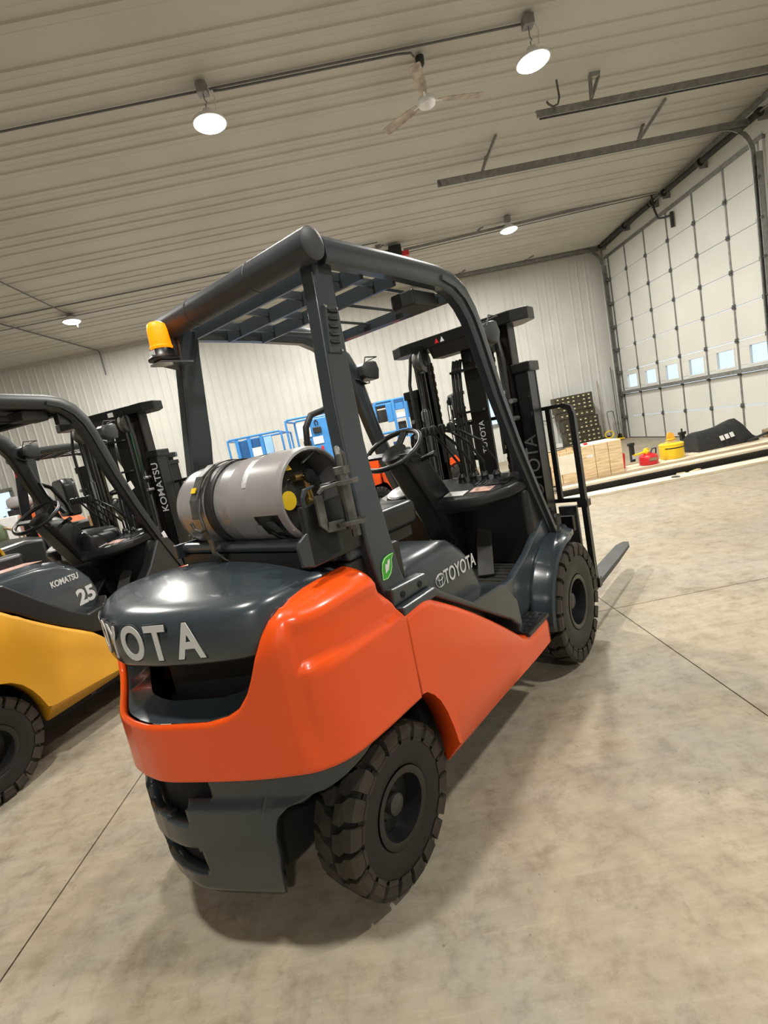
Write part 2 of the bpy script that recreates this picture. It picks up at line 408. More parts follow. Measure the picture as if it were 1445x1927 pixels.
# ---- sectional overhead doors
def sectional_door(idx, y0, bays, pitch, detail=True, xs_=1.95):
    top = [0.0, .635, 1.275, 1.915, 2.56, 3.205, 3.85, 4.50, 5.15]
    root = None; y1 = y0 - bays*pitch
    root = struct(MB().bb(XR-.01, XR+.015, y1-.01, y0+.01, -.005, .02).build('door_%d' % idx, 'gasket'))
    for k in range(8):
        z0, z1 = top[k]+.006, top[k+1]-.006; b = MB()
        if k == 2:
            wz0, wz1 = 1.43, 1.775
            b.bb(XR, XR+.05, y1, y0, z0, wz0); b.bb(XR, XR+.05, y1, y0, wz1, z1); c = y0
            for i in range(bays):
                cy = y0-.55*pitch/.93-pitch*i
                b.bb(XR, XR+.05, cy+.25, c, wz0, wz1); c = cy-.25
            b.bb(XR, XR+.05, y1, c, wz0, wz1)
        else: b.bb(XR, XR+.05, y1, y0, z0, z1)
        s = b.build('door_section', 'doorp', root, bev=.004, seg=1)
        if k == 2:
            for i in range(bays):
                cy = y0-.55*pitch/.93-pitch*i; f = MB()
                f.bb(XR-.008, XR, cy-.28, cy+.28, wz1, wz1+.03); f.bb(XR-.008, XR, cy-.28, cy+.28, wz0-.03, wz0)
                f.bb(XR-.008, XR, cy-.28, cy-.25, wz0, wz1); f.bb(XR-.008, XR, cy+.25, cy+.28, wz0, wz1)
                f.build('window_frame', 'doorp', s)
                MB().bb(XR+.03, XR+.034, cy-.25, cy+.25, wz0, wz1).build('pane', 'glassm', s)
        for i in range(bays+1):
            yy = y0-i*pitch; w = .02 if 0 < i < bays else .035
            if i == 0: yy -= .03
            if i == bays: yy += .03
            MB().bb(XR-.014, XR, yy-w, yy+w, z0+.004, z1-.004).build('stile', 'galv' if detail else 'doorp', s)
            if k > 0 and 0 < i < bays:
                h = MB(); h.bb(XR-.03, XR-.005, yy-.035, yy+.035, z0-.05, z0+.04); h.cyl((XR-.035, yy-.03, z0-.008), (XR-.035, yy+.03, z0-.008), .014, 8)
                h.build('hinge', 'steel', s)
    b = MB()
    b.bb(XR-.09, XR-.015, y1+.02, y0-.02, 1.29, 1.30); b.bb(XR-.09, XR-.015, y1+.02, y0-.02, 1.345, 1.355); b.bb(XR-.095, XR-.085, y1+.02, y0-.02, 1.28, 1.365)
    b.build('strut', 'galv', root)
    for yy, sg in ((y0+.02, 1), (y1-.02, -1)):
        p = [(xs_, yy, 5.40), (6.85, yy, 5.38)] + [(6.85+.5*sin(a), yy, 4.88+.5*cos(a)) for a in [pi/2*q/8 for q in range(1, 9)]] + [(7.38, yy, .04)]
        t = MB(); t.bar(p, .02, .085, (0.3, 0, 1) if False else (-.7, 0, .7)); 
        t.build('track', 'galv', root)
        t = MB(); t.bar([(xs_, yy+sg*.025, 5.45), (7.45, yy+sg*.025, 5.43)], .05, .012); t.bar([(xs_+.05, yy+sg*.05, 5.40), (7.3, yy+sg*.05, 5.38)], .006, .10)
        t.build('track_angle', 'galv', root)
        j = MB(); j.bb(7.36, 7.5, yy+sg*.035, yy+sg*.05, .02, 4.9); j.build('jamb_angle', 'galv', root)
        j = MB(); j.bb(7.34, 7.42, yy-.015, yy+.02, .02, 4.7); j.build('track_channel', 'steel', root)  # worn steel channel around the vertical track
        for k in range(1, 8):
            r = MB(); r.cyl((7.38, yy-sg*.03, top[k]), (7.38, yy+sg*.06, top[k]), .03, 10); r.bb(7.37, 7.50, yy-sg*.09, yy-sg*.02, top[k]-.05, top[k]+.03); r.build('roller', 'steel', root)
    return root
d1 = sectional_door(1, 14.74, 6, .928)
d2 = sectional_door(2, 7.66, 6, .928, False, 3.17)
def strap(parent, pts, w=.055, t=.022, name='track_hanger'):
    b = MB()
    for a, c in pts: b.bar([a, c], w, t, (1, .3, .1))
    return b.build(name, 'galv', parent)
for (px, yy, dy) in ((2.72, 9.17, -.55), (5.42, 9.17, -.6), (3.3, 14.76, -.25), (5.2, 14.76, -.28), (3.95, 7.66, -.0)):
    zt = ceil_z(yy+dy); d = d1 if yy > 8 else d2
    s = strap(d, [((px, yy, 5.45), (px+.02, yy+dy*.35, zt-.22 if dy < -.4 else zt)), ((px, yy, 5.45), (px+.14, yy+.02, 5.72)), ((px+.02, yy+dy*.35, zt-.22 if dy < -.4 else zt), (px+.16, yy+dy, zt))])
# hook hanging at the end of the near track
MB().tube([(3.48, 7.62, 5.75), (3.48, 7.60, 5.52), (3.45, 7.60, 5.44), (3.38, 7.60, 5.42), (3.32, 7.60, 5.46), (3.30, 7.6, 5.5)], .014, 8).build('track_hook', 'steel', d2, smooth=True)

# torsion spring shaft
sh = thing('torsion_shaft', 'black torsion spring shaft running above the big sectional door', 'door spring', (7.33, 12, 5.42))
MB().cyl((0, -3.3, 0), (0, 2.72, 0), .016, 10).build('shaft', 'galv', sh, smooth=True)
for a, b_ in ((2.65, 1.45), (1.35, .25), (-.45, -1.5), (-1.6, -3.0)):
    prof = []; n = int(abs(b_-a)/.03)
    for i in range(n): prof += [(.052, i*.03), (.058, i*.03+.015)]
    MB().lathe([(.016, -.02), (.05, -.02)] + prof + [(.05, n*.03), (.016, n*.03)], (0, b_, 0), 'y', 12).build('spring', 'black_steel', sh, smooth=True)
for yy in (2.7, 1.4, .12, -.32, -1.55, -3.05):
    MB().cyl((0, yy-.03, 0), (0, yy+.03, 0), .075, 14).build('bearing_cone', 'black_steel', sh); MB().bb(-.02, .145, yy-.01, yy+.01, -.12, .08).build('bearing_plate', 'galv', sh)
# trolley opener
op = thing('door_opener', 'black and red garage door opener hung below the ceiling behind the roof guard', 'door opener', (1.35, 11.95, 5.40))
MB().bb(-.14, .14, -.16, .12, -.12, .12).build('motor_housing', 'plas', op, bev=.02)
MB().lathe([(.0, 0), (.085, 0), (.09, .04), (.09, .12), (0, .12)], (-.26, -.04, -.02), 'x', 20).build('fan_cover', 'plas', op, smooth=True)
MB().bb(.02, .30, -.14, .10, -.14, -.03).build('drive_cover', 'red', op, bev=.02)
MB().bar([(.2, 0, .02), (6.05, 0, .19)], .05, .05).build('rail', 'galv', op)
MB().bar([(.2, .05, -.03), (6.0, .05, .14)], .012, .012).build('drive_belt', 'black_steel', op)
for xx in (-.02,):
    MB().bb(xx-.03, xx+.03, -.02, 0, .05, ceil_z(11.95)-5.40-.02).build('hanging_strap', 'galv', op)
MB().bar([(1.9, 0, .10), (2.02, 0, .17), (2.05, 0, ceil_z(11.95)-5.40-.02)], .04, .008, (0, 1, 0)).build('hanging_strap', 'galv', op)
MB().tube([(-.2, -.1, .2), (-.36, -.1, .12), (-.38, -.08, -.02), (-.28, -.06, -.05)], .008, 6).build('power_cord', 'hosem', op, smooth=True)
MB().bb(-.42, -.30, -.16, -.06, .10, .22).build('outlet_box', 'galv', op)
MB().tube([(5.88, 0, .12), (5.9, -.02, -.2), (5.93, -.08, -.42), (6.0, -.2, -.46), (6.1, -.3, -.46)], .022, 8).build('door_arm', 'black_steel', op, smooth=True)
MB().bb(6.07, 6.12, -.33, -.27, -.72, -.40).build('arm_bracket', 'black_steel', op)

# high-bay lights
def high_bay(i, x, y, z):
    lab = ['round LED high bay light on a short hook, the upper left of the two nearest', 'round LED high bay light right of the ceiling fan near the door track',
           'round LED high bay light beyond the opener rail, right of the roof guard', 'round LED high bay light far left above the far conduit crossing'][i] if i < 4 else 'round LED high bay light outside the picture over the bay, %s' % ['far left', 'far middle', 'near left', 'near right', 'behind the camera'][i-4]
    t = thing('high_bay_light', lab, 'ceiling light', (x, y, z), 0, 'high bay lights under the ceiling')
    zt = ceil_z(y)-z
    MB().lathe([(0, .14), (.05, .14), (.06, .10), (.09, .09), (.10, .03), (.19, .02), (.195, -.01), (.185, -.012), (.17, 0), (0, 0)], (0, 0, 0), 'z', 28).build('housing', 'white', t, smooth=True)
    MB().lathe([(.172, -.004), (.165, -.025), (.12, -.045), (0, -.052)], (0, 0, 0), 'z', 28).build('lens', 'lamp', t, smooth=True)
    MB().tube([(0, 0, .13), (0, 0, .2), (.02, 0, .22), (0, 0, .25), (0, 0, zt-.12)], .007, 6).build('hook', 'galv', t)
    MB().bb(-.06, .06, -.06, .06, zt-.12, zt-.01).build('junction_box', 'galv', t, bev=.006)
    MB().tube([(.06, 0, zt-.06), (.12, .02, zt-.15), (.1, .02, zt-.3), (.03, 0, .12)], .006, 6).build('power_cord', 'white', t)
    return t
for i, (x, y, z) in enumerate(LIGHTS): high_bay(i, x, y, z)

# conduits on the ceiling
def conduit(label, pts, r=.013, name='conduit'):
    tag(MB().tube(pts, r, 8).build(name, 'conduit', smooth=True), label, 'conduit')
cz = lambda y: ceil_z(y)-.02
conduit('long dark conduit crossing the ceiling above the two nearest lights', [(XL+.05, 6.56, cz(6.56)), (-1.2, 6.56, cz(6.56)), (2.71, 6.54, cz(6.54))])
conduit('second conduit run close beside it that bends down to the ceiling fan', [(-1.02, 6.60, cz(6.6)), (-.9, 6.61, cz(6.6)), (1.2, 6.61, cz(6.61)), (1.36, 6.63, cz(6.63)), (1.40, 6.68, cz(6.7)-.01)], .013)
conduit('far conduit along the ceiling that ends at the door opener outlet', [(XL+.05, 11.55, cz(11.5)), (.98, 11.60, cz(11.6))])
conduit('thin farthest conduit along the ceiling behind the far light', [(XL+.05, 12.25, cz(12.25)), (1.0, 12.24, cz(12.25))], .009)
conduit('cross conduit running into the room to the far left light', [(-6.15, 4.0, cz(4)-.035), (-6.15, 12.05, cz(12.1)-.035)])
conduit('left conduit that runs to the back wall and drops down it', [(-7.62, 9.0, cz(9)-.035), (-7.55, 11.8, cz(11.8)-.035), (-7.1, 14.85, cz(14.85)-.035), (-7.1, 14.95, 5.35), (-7.1, 14.96, 4.72)], .018)
# fan
fan = thing('ceiling_fan', 'white three bladed ceiling fan with rust stained blades', 'fan', (1.47, 6.72, 5.30))
zt = ceil_z(6.7)-5.30
MB().cyl((0, 0, .05), (0, 0, zt-.02), .012, 10).build('down_rod', 'white', fan)
MB().lathe([(0, zt-.02), (.055, zt-.02), (.05, zt-.10), (.02, zt-.14), (0, zt-.14)], (0, 0, 0), 'z', 18).build('canopy', 'black_steel', fan, smooth=True)
MB().lathe([(0, .06), (.05, .055), (.10, .03), (.11, 0), (.10, -.05), (.05, -.075), (0, -.08)], (0, 0, 0), 'z', 24).build('motor', 'white', fan, smooth=True)
for tx, ty in ((.72, .10), (-.49, .48), (-.21, -.65)):
    d = Vector((tx, ty, 0)); L_ = d.length; d.normalize(); n = Vector((-d.y, d.x, 0))
    MB().loft([[d*r + n*w + Vector((0, 0, z)) for w, z in ((-ww, -.01), (ww, .012), (ww, .018), (-ww, -.004))] for r, ww in ((.14, .035), (.28, .062), (L_-.03, .068), (L_, .055))]).build('blade', 'blade', fan)
    MB().bar([d*.06, d*.2], .03, .006).build('blade_bracket', 'white', fan)

# outside: snowy yard
tag(MB().bb(XR+.3, 60, -30, 60, -.3, -.12).build('snowy_yard', 'snow'), 'snow covered yard seen through the door windows', 'yard')['kind'] = 'structure'
tag(MB().bb(-40, XR+.3, YB+.3, 60, -.3, -.12).build('snowy_yard', 'snow'), 'snow covered yard seen through the back wall windows', 'yard')['kind'] = 'structure'
tr = thing('evergreen_bush', 'blue green bush outside the left back window', 'bush', (-12.4, 18.5, -.12))
b = MB()
for i in range(900):
    a = random.uniform(0, 2*pi); z = random.uniform(.2, 3.2); r = (1.9-.45*z)*random.uniform(.3, 1); c = Vector((r*cos(a), r*sin(a)*.6, z)); n = Vector((random.uniform(-1, 1), random.uniform(-1, 1), random.uniform(-.4, 1))).normalized(); u = n.orthogonal().normalized()*.09; v = n.cross(u)
    b.face(b.verts([c-u, c+v*.6, c+u, c-v*.6]))
b.build('foliage', 'leafm', tr); MB().cyl((0, 0, 0), (0, 0, 2.8), .08, 8).build('trunk', 'brown', tr)

# ================================================================== FORKLIFTS (frame: x forward, y left, z up)
def wheel(root, x, y, sgn, R, Wd, rr, nl, st=0.0, tyre='rubber', lugm='lug', detail=True, hubr=.035, studs=0, label=None):
    """solid pneumatic tyre with chevron lugs; sgn = -1 outer face towards -y"""
    w = Wd/2; seg = 56 if detail else 28
    prof = [(rr, -w*.62), (rr+.018, -w*.90), (rr+.03, -w*.93), (R*.62, -w*1.0), (R*.70, -w*1.0), (R*.775, -w*.97), (R*.79, -w*.90), (R*.86, -w*.92), (R-.040, -w*.80), (R-.032, -w*.6), (R-.030, 0)]
    prof += [(r, -t) for r, t in prof[-2::-1]]
    b = MB(); b.lathe(prof, (0, 0, 0), 'y', seg, cap=False)
    t = b.build('tyre', tyre, root, smooth=True)
    t.location = (x, y, R); t.rotation_euler = (0, 0, st)
    b = MB()
    for side in (-1, 1):
        for i in range(nl):
            a0 = 2*pi*(i+(.5 if side > 0 else 0))/nl; hw = pi/nl*.76
            secs = [(1.01, R-.062, R*.78, 0.0), (1.05, R-.020, R*.82, 0.0), (.95, R-.003, R-.05, 0.0), (.62, R, R-.04, .12), (.40, R, R-.04, .62), (.05, R, R-.04, .70)]
            rings = []
            for yy, ro, ri, sh in secs:
                hh = hw*(1 if yy > .3 else .8); c = a0+sh*hw*1.2; q = []
                for aa, r in ((c-hh, ri), (c+hh, ri), (c+hh, ro), (c-hh, ro)): q.append((r*cos(aa), side*yy*w, r*sin(aa)))
                rings.append(q)
            b.loft(rings)
    b.build('tread_lugs', lugm, t, bev=.004 if detail else 0, seg=1)
    s = sgn
    MB().lathe([(rr+.012, s*w*.92), (rr, s*w*.95), (rr-.012, s*w*.90), (rr-.016, s*w*.60), (rr-.018, s*w*.10), (rr*.55, s*w*.02), (hubr*1.6, s*w*.14), (0, s*w*.14)], (0, 0, 0), 'y', 40, cap=False).build('rim', 'rim', t, smooth=True)
    MB().lathe([(0, s*w*.62), (hubr*.8, s*w*.62), (hubr, s*w*.56), (hubr, s*w*.05)], (0, 0, 0), 'y', 24).build('hub_cap', 'hub', t, smooth=True)
    if studs:
        for k in range(studs):
            a = 2*pi*k/studs; cx, cz = cos(a)*hubr*1.35, sin(a)*hubr*1.35
            MB().lathe([(0, s*w*.42), (.011, s*w*.42), (.011, s*w*.05)], (cx, 0, cz), 'y', 6).build('lug_nut', 'hub', t)
    if label: t['label'] = label
    return t

def guard(root, m, h=2.05, lamp=True, full=True):
    P = lambda s, pts: [(x, s*y, z) for x, y, z in pts]
    g = lambda n: n
    for s in (-1, 1):
        # roof side rail and front pillar as one bent profile
        c = [(.225, .435, h+.005), (.60, .435, h+.01), (.93, .435, h+.005), (1.03, .435, h-.015), (1.11, .435, h-.06), (1.17, .435, h-.13), (1.21, .437, h-.22), (1.30, .445, h-.50), (1.41, .455, h-.78), (1.52, .465, h-1.02), (1.685, .47, h-1.32)]
        if s > 0: c = [(x+.09*min(1, max(0, (h-.01-z)/.15)), y, z) for x, y, z in c]
        ws = [.062]*7+[.058, .055, .05, .045]; hs = [.085, .085, .09, .11, .125, .125, .12, .105, .095, .085, .065]
        MB().loft([[p + n*(sy*hh/2) + b_*(sx*ww/2) for sx, sy in ((-1, -.6), (-.6, -1), (.6, -1), (1, -.6), (1, .6), (.6, 1), (-.6, 1), (-1, .6))] for (p, t, n, b_), ww, hh in zip(MB().frames(P(s, c), (-.05, 0, 1) if False else (.35, 0, 1)), ws, hs)]).build('front_pillar', m, root, smooth=True)
        if full:
            MB().loft([[p + n*(sy*.012) + b_*(sx*.010) for sx, sy in ((-1, -1), (1, -1), (1, 1), (-1, 1))] for p, t, n, b_ in MB().frames([(x-.012, s*(y+.032), z-.01) for x, y, z in c[2:]], (.35, 0, 1))]).build('pillar_bead', m, root)
        # rear pillar: tapering box section
        r = []
        for z, yo, x0, x1, th in ((.86, .53, .135, .325, .065), (.89, .525, .132, .285, .065), (.93, .515, .128, .248, .06), (1.0, .507, .110, .232, .058), (1.10, .50, .100, .226, .056), (1.29, .487, .102, .216, .056), (1.45, .471, .115, .223, .055), (1.58, .458, .128, .240, .055), (1.94, .436, .174, .270, .055), (h-.005, .43, .182, .285, .055)):
            r.append([(x0, s*(yo-th), z), (x0, s*yo, z), (x1, s*yo, z), (x1, s*(yo-th), z)])
        MB().loft(r).build('rear_pillar', m, root, smooth=True, bev=.009, seg=3)
        for z, x in ((1.52, .20), (1.75, .205)):
            MB().cyl((x, s*(.43), z), (x, s*(.478), z), .006, 8) if False else None
    MB().lathe([(0, -.475), (.040, -.475), (.050, -.468), (.051, 0), (.050, .468), (.040, .475), (0, .475)], (.17, 0, h+.01), 'y', 24).build('rear_roof_pipe', 'pipeg', root, smooth=True)
    for y in (-.18, .2):
        MB().lathe([(.0512, y-.002), (.0522, y), (.0512, y+.002)], (.17, 0, h+.01), 'y', 24).build('pipe_seam', 'pipeg', root)
    MB().bb(1.10, 1.145, -.41, .41, h-.055, h-.03).build('front_roof_bar', m, root); MB().bb(1.135, 1.15, -.41, .41, h-.055, h).build('front_roof_lip', m, root)
    MB().bb(.262, .275, -.41, .41, h-.045, h+.01).build('cross_bar', m, root)
    for x in (.458, .655):
        MB().bb(x-.007, x+.007, -.41, .41, h-.045, h+.01).build('cross_bar', m, root)
    for y in (-.31, -.105, .105, .31):
        MB().box((.895, y, h-.02), (.47, .045, .012), Matrix.Rotation(radians(22), 3, 'X')).build('roof_slat', m, root)
        MB().box((.46, y, h-.006), (.37, .012, .03)).build('roof_slat', m, root)
    if full:
        MB().bb(.79, .97, -.40, -.28, h-.10, h-.035).build('roof_switch_box', 'black_steel', root, bev=.008)
    if lamp:
        for s in (-1, 1):
            c = (1.425, s*.47 if s < 0 else .45, h-.20)
            y0 = s*.40
            MB().loft([[(1.33+dx, y0+dy*k, c[2]+dz*k) for dy, dz in ((-.04, -.05), (.04, -.05), (.052, 0), (.04, .05), (-.04, .05), (-.052, 0))] for dx, k in ((0, .55), (.03, .95), (.09, 1.12), (.12, 1.08))]).build('work_lamp', 'lampgrey', root, smooth=True, bev=.006)
            l = MB(); l.bar([(1.26, s*.44, c[2]-.02), (1.30, y0, c[2]-.05), (1.36, y0, c[2]-.075)], .03, .006); l.tube([(1.31, y0-.055, c[2]+.02), (1.33, y0-.06, c[2]+.07), (1.45, y0-.05, c[2]+.075), (1.47, y0+.05, c[2]+.07), (1.47, y0+.055, c[2]-.06), (1.33, y0+.05, c[2]-.075)], .004, 6)
            l.build('lamp_bracket', 'black_steel', root)

def mast(root, m='mast', h=1.985, hw=.475, brand=None, size=.085, outline=False, fork_z=.20, backrest=True, full=True):
    oh = 1.70
    for s in (-1, 1):
        # outer channel: web outside, flanges inside
        b = MB(); b.bb(1.80, 1.93, s*.405, s*.425, .10, oh); b.bb(1.80, 1.815, s*.345, s*.425, .10, oh); b.bb(1.915, 1.93, s*.345, s*.425, .10, oh)
        o = b.build('outer_rail', m, root, bev=.003, seg=1)
        b = MB(); b.bb(1.815, 1.915, s*.320, s*.338, .13, h-.05); b.bb(1.815, 1.83, s*.268, s*.338, .13, h-.05); b.bb(1.90, 1.915, s*.268, s*.338, .13, h-.05)
        b.build('inner_rail', 'grease', root)
        MB().bb(1.79, 1.94, s*.33, s*.445, oh-.05, oh+.005).build('rail_bracket', m, root, bev=.006)
        MB().lathe([(0, .16), (.030, .16), (.030, 1.55), (.022, 1.56), (.016, 1.57), (.016, h-.13), (0, h-.13)], (1.775, s*.285, 0), 'z', 16).build('lift_cylinder', m, root, smooth=True)
        # sheave and its bracket under the crossbeam
        MB().lathe([(.0, -.028), (.070, -.028), (.072, -.02), (.060, -.012), (.060, .012), (.072, .02), (.070, .028), (0, .028)], (1.775, s*.245, h-.12), 'y', 28).build('sheave', 'steel' if full else m, root, smooth=True)
        MB().prism([(1.73, h-.03), (1.81, h-.03), (1.80, h-.13), (1.775, h-.155), (1.75, h-.13)], 'y', s*.245-.034, s*.245+.034).build('sheave_bracket', m, root)
        ch = MB()
        for k in range(int((h-.35)/.05)):
            z = .25+k*.05
            ch.bb(1.832, 1.842, s*.215-.011, s*.215+.011, z, z+.027); ch.bb(1.834, 1.840, s*.215-.008, s*.215+.008, z+.027, z+.05)
        ch.build('lift_chain', 'chain', root)
        MB().tube([(1.72, s*.30, .75), (1.715, s*.325, 1.4), (1.72, s*.33, h-.25), (1.74, s*.30, h-.08), (1.775, s*.25, h-.045), (1.80, s*.22, h-.10), (1.80, s*.21, 1.2)], .011, 8).build('hydraulic_hose', 'hosem', root, smooth=True)
        b = MB(); b.cyl((1.76, s*.345, 1.50), (1.70, s*.345, 1.50), .014, 8); b.cyl((1.76, s*.345, 1.40), (1.70, s*.345, 1.40), .014, 8); b.build('cylinder_clamp_bolt', 'chrome', root)
    # top crossbeam with chamfered ends
    MB().prism([(1.90, -hw), (1.97, -hw+.10), (1.97, hw-.10), (1.90, hw), (1.80, hw), (1.76, hw-.09), (1.76, -hw+.09), (1.80, -hw)], 'z', h-.055, h+.012).build('crossbeam', m, root, bev=.006)
    MB().prism([(1.76, h-.055), (1.93, h-.055), (1.92, h-.12), (1.80, h-.12)], 'y', -.17, .17).build('crossbeam_web', m, root)
    for z in (.28, .95): MB().bb(1.90, 1.955, -.42, .42, z, z+.12).build('tie_bar', m, root, bev=.004)
    # centre free lift cylinder, carriage plates, hoses
    MB().lathe([(0, .30), (.045, .30), (.045, 1.10), (.035, 1.11), (.028, 1.12), (.028, h-.2), (.05, h-.19), (.05, h-.14), (0, h-.14)], (1.92, -.02, 0), 'z', 18).build('centre_cylinder', m, root, smooth=True)
    MB().bb(1.88, 1.90, -.11, .015, .9, h-.12).build('centre_plate', m, root)
    for z in (h-.24, h-.50, .98): MB().bb(1.83, 1.90, -.10, .09, z, z+.014).build('hose_guide', m, root)
    for k, y in enumerate((.05, .075, .10)):
        MB().tube([(1.86, y, .55), (1.85, y+.01, .9), (1.85, y+.015*(k-1), 1.3), (1.86, y, h-.42), (1.87, y-.01, h-.24), (1.89, y-.02, h-.16)], .011, 8).build('hydraulic_hose', 'hosem', root, smooth=True)
    if full: MB().tube([(1.86, -.115, .9), (1.84, -.20, 1.0), (1.85, -.25, 1.3), (1.87, -.23, 1.5), (1.88, -.18, 1.62)], .013, 8).build('hydraulic_hose', 'hosem', root, smooth=True)
    # carriage, backrest, forks
    for z in (.30, .70): MB().bb(1.97, 2.02, -.50, .50, z-.05, z+.05).build('carriage_bar', m, root, bev=.005)
    for s in (-1, 1): MB().bb(1.93, 1.99, s*.20, s*.24, .22, .80).build('carriage_plate', m, root)
    if backrest:
        b = MB()
        for s in (-1, 1):
            b.bar([(2.0, s*.575, .30), (2.0, s*.575, 1.36), (2.0, s*.565, 1.40), (2.0, s*.53, 1.418)], .03, .045, (1, 0, 0)); b.bar([(2.0, s*.435, .84), (2.0, s*.435, 1.42)], .028, .028, (1, 0, 0))
            b.bar([(2.0, s*.20, .84), (2.0, s*.20, 1.42)], .028, .028, (1, 0, 0))
        b.bar([(2.0, -.54, 1.42), (2.0, .54, 1.42)], .022, .028, (1, 0, 0)); b.bar([(2.0, -.575, .845), (2.0, .575, .845)], .025, .028, (1, 0, 0))
        b.build('load_backrest', m, root)
        for q in ((1.97, 2.04, -.60, -.54, .80, .84), (2.0, 2.05, -.60, -.50, .28, .34)): MB().bb(*q).build('backrest_bracket', m, root)
    for s in (-1, 1):
        y = s*.455; b = MB()
        b.loft([[(2.03, y-.055, .80), (2.03, y+.055, .80), (2.065, y+.055, .80), (2.065, y-.055, .80)], [(2.03, y-.055, fork_z+.02), (2.03, y+.055, fork_z+.02), (2.07, y+.055, fork_z+.03), (2.07, y-.055, fork_z+.03)],
                [(2.05, y-.055, fork_z-.025), (2.05, y+.055, fork_z-.025), (2.11, y+.055, fork_z+.015), (2.11, y-.055, fork_z+.015)],
                [(2.8, y-.055, fork_z-.020), (2.8, y+.055, fork_z-.020), (2.8, y+.055, fork_z+.012), (2.8, y-.055, fork_z+.012)],
                [(3.16, y-.052, fork_z-.010), (3.16, y+.052, fork_z-.010), (3.16, y+.052, fork_z+.010), (3.16, y-.052, fork_z+.010)],
                [(3.27, y-.022, fork_z-.004), (3.27, y+.022, fork_z-.004), (3.27, y+.022, fork_z+.008), (3.27, y-.022, fork_z+.008)]])
        b.build('fork', 'forkm', root, bev=.003, seg=1)
        MB().bb(1.62, 1.80, s*.20, s*.25, .40, .48).build('tilt_cylinder', m, root)
    if brand:
        text('mast_lettering', brand, size, 'letterd' if outline else 'letter', root, (1.7975, -.385, 1.07 if outline else 1.40), (0, 0, 1), (0, 1, 0), .001, .004)

def steering(root, c, r, tilt, m='plas', full=True):
    c = Vector(c); n = Vector((-sin(tilt), 0, cos(tilt))); u = Vector((cos(tilt), 0, sin(tilt))); v = Vector((0, 1, 0))
    P = lambda a, q, h=0: c + u*(cos(a)*q) + v*(sin(a)*q) + n*h
    w = MB().tube([P(2*pi*k/40, r) for k in range(40)], .0135, 10, close=True).build('steering_wheel', m, root, smooth=True)
    MB().lathe([(0, .002), (.05, -.002), (.072, -.016), (.065, -.05), (0, -.06)], c, n, 24).build('wheel_hub', m, w, smooth=True)
    for a in (pi/2+.25, -pi/2-.25, 0): MB().bar([P(a, .04, -.022), P(a, r-.004, 0)], .042, .014, n).build('spoke', m, w, bev=.004)
    if False:
        k = P(2.5, r-.01, .0); MB().lathe([(0, .06), (.016, .055), (.02, .04), (.01, .02), (.008, 0)], k, n, 12).build('spinner_knob', m, w, smooth=True)
    return w

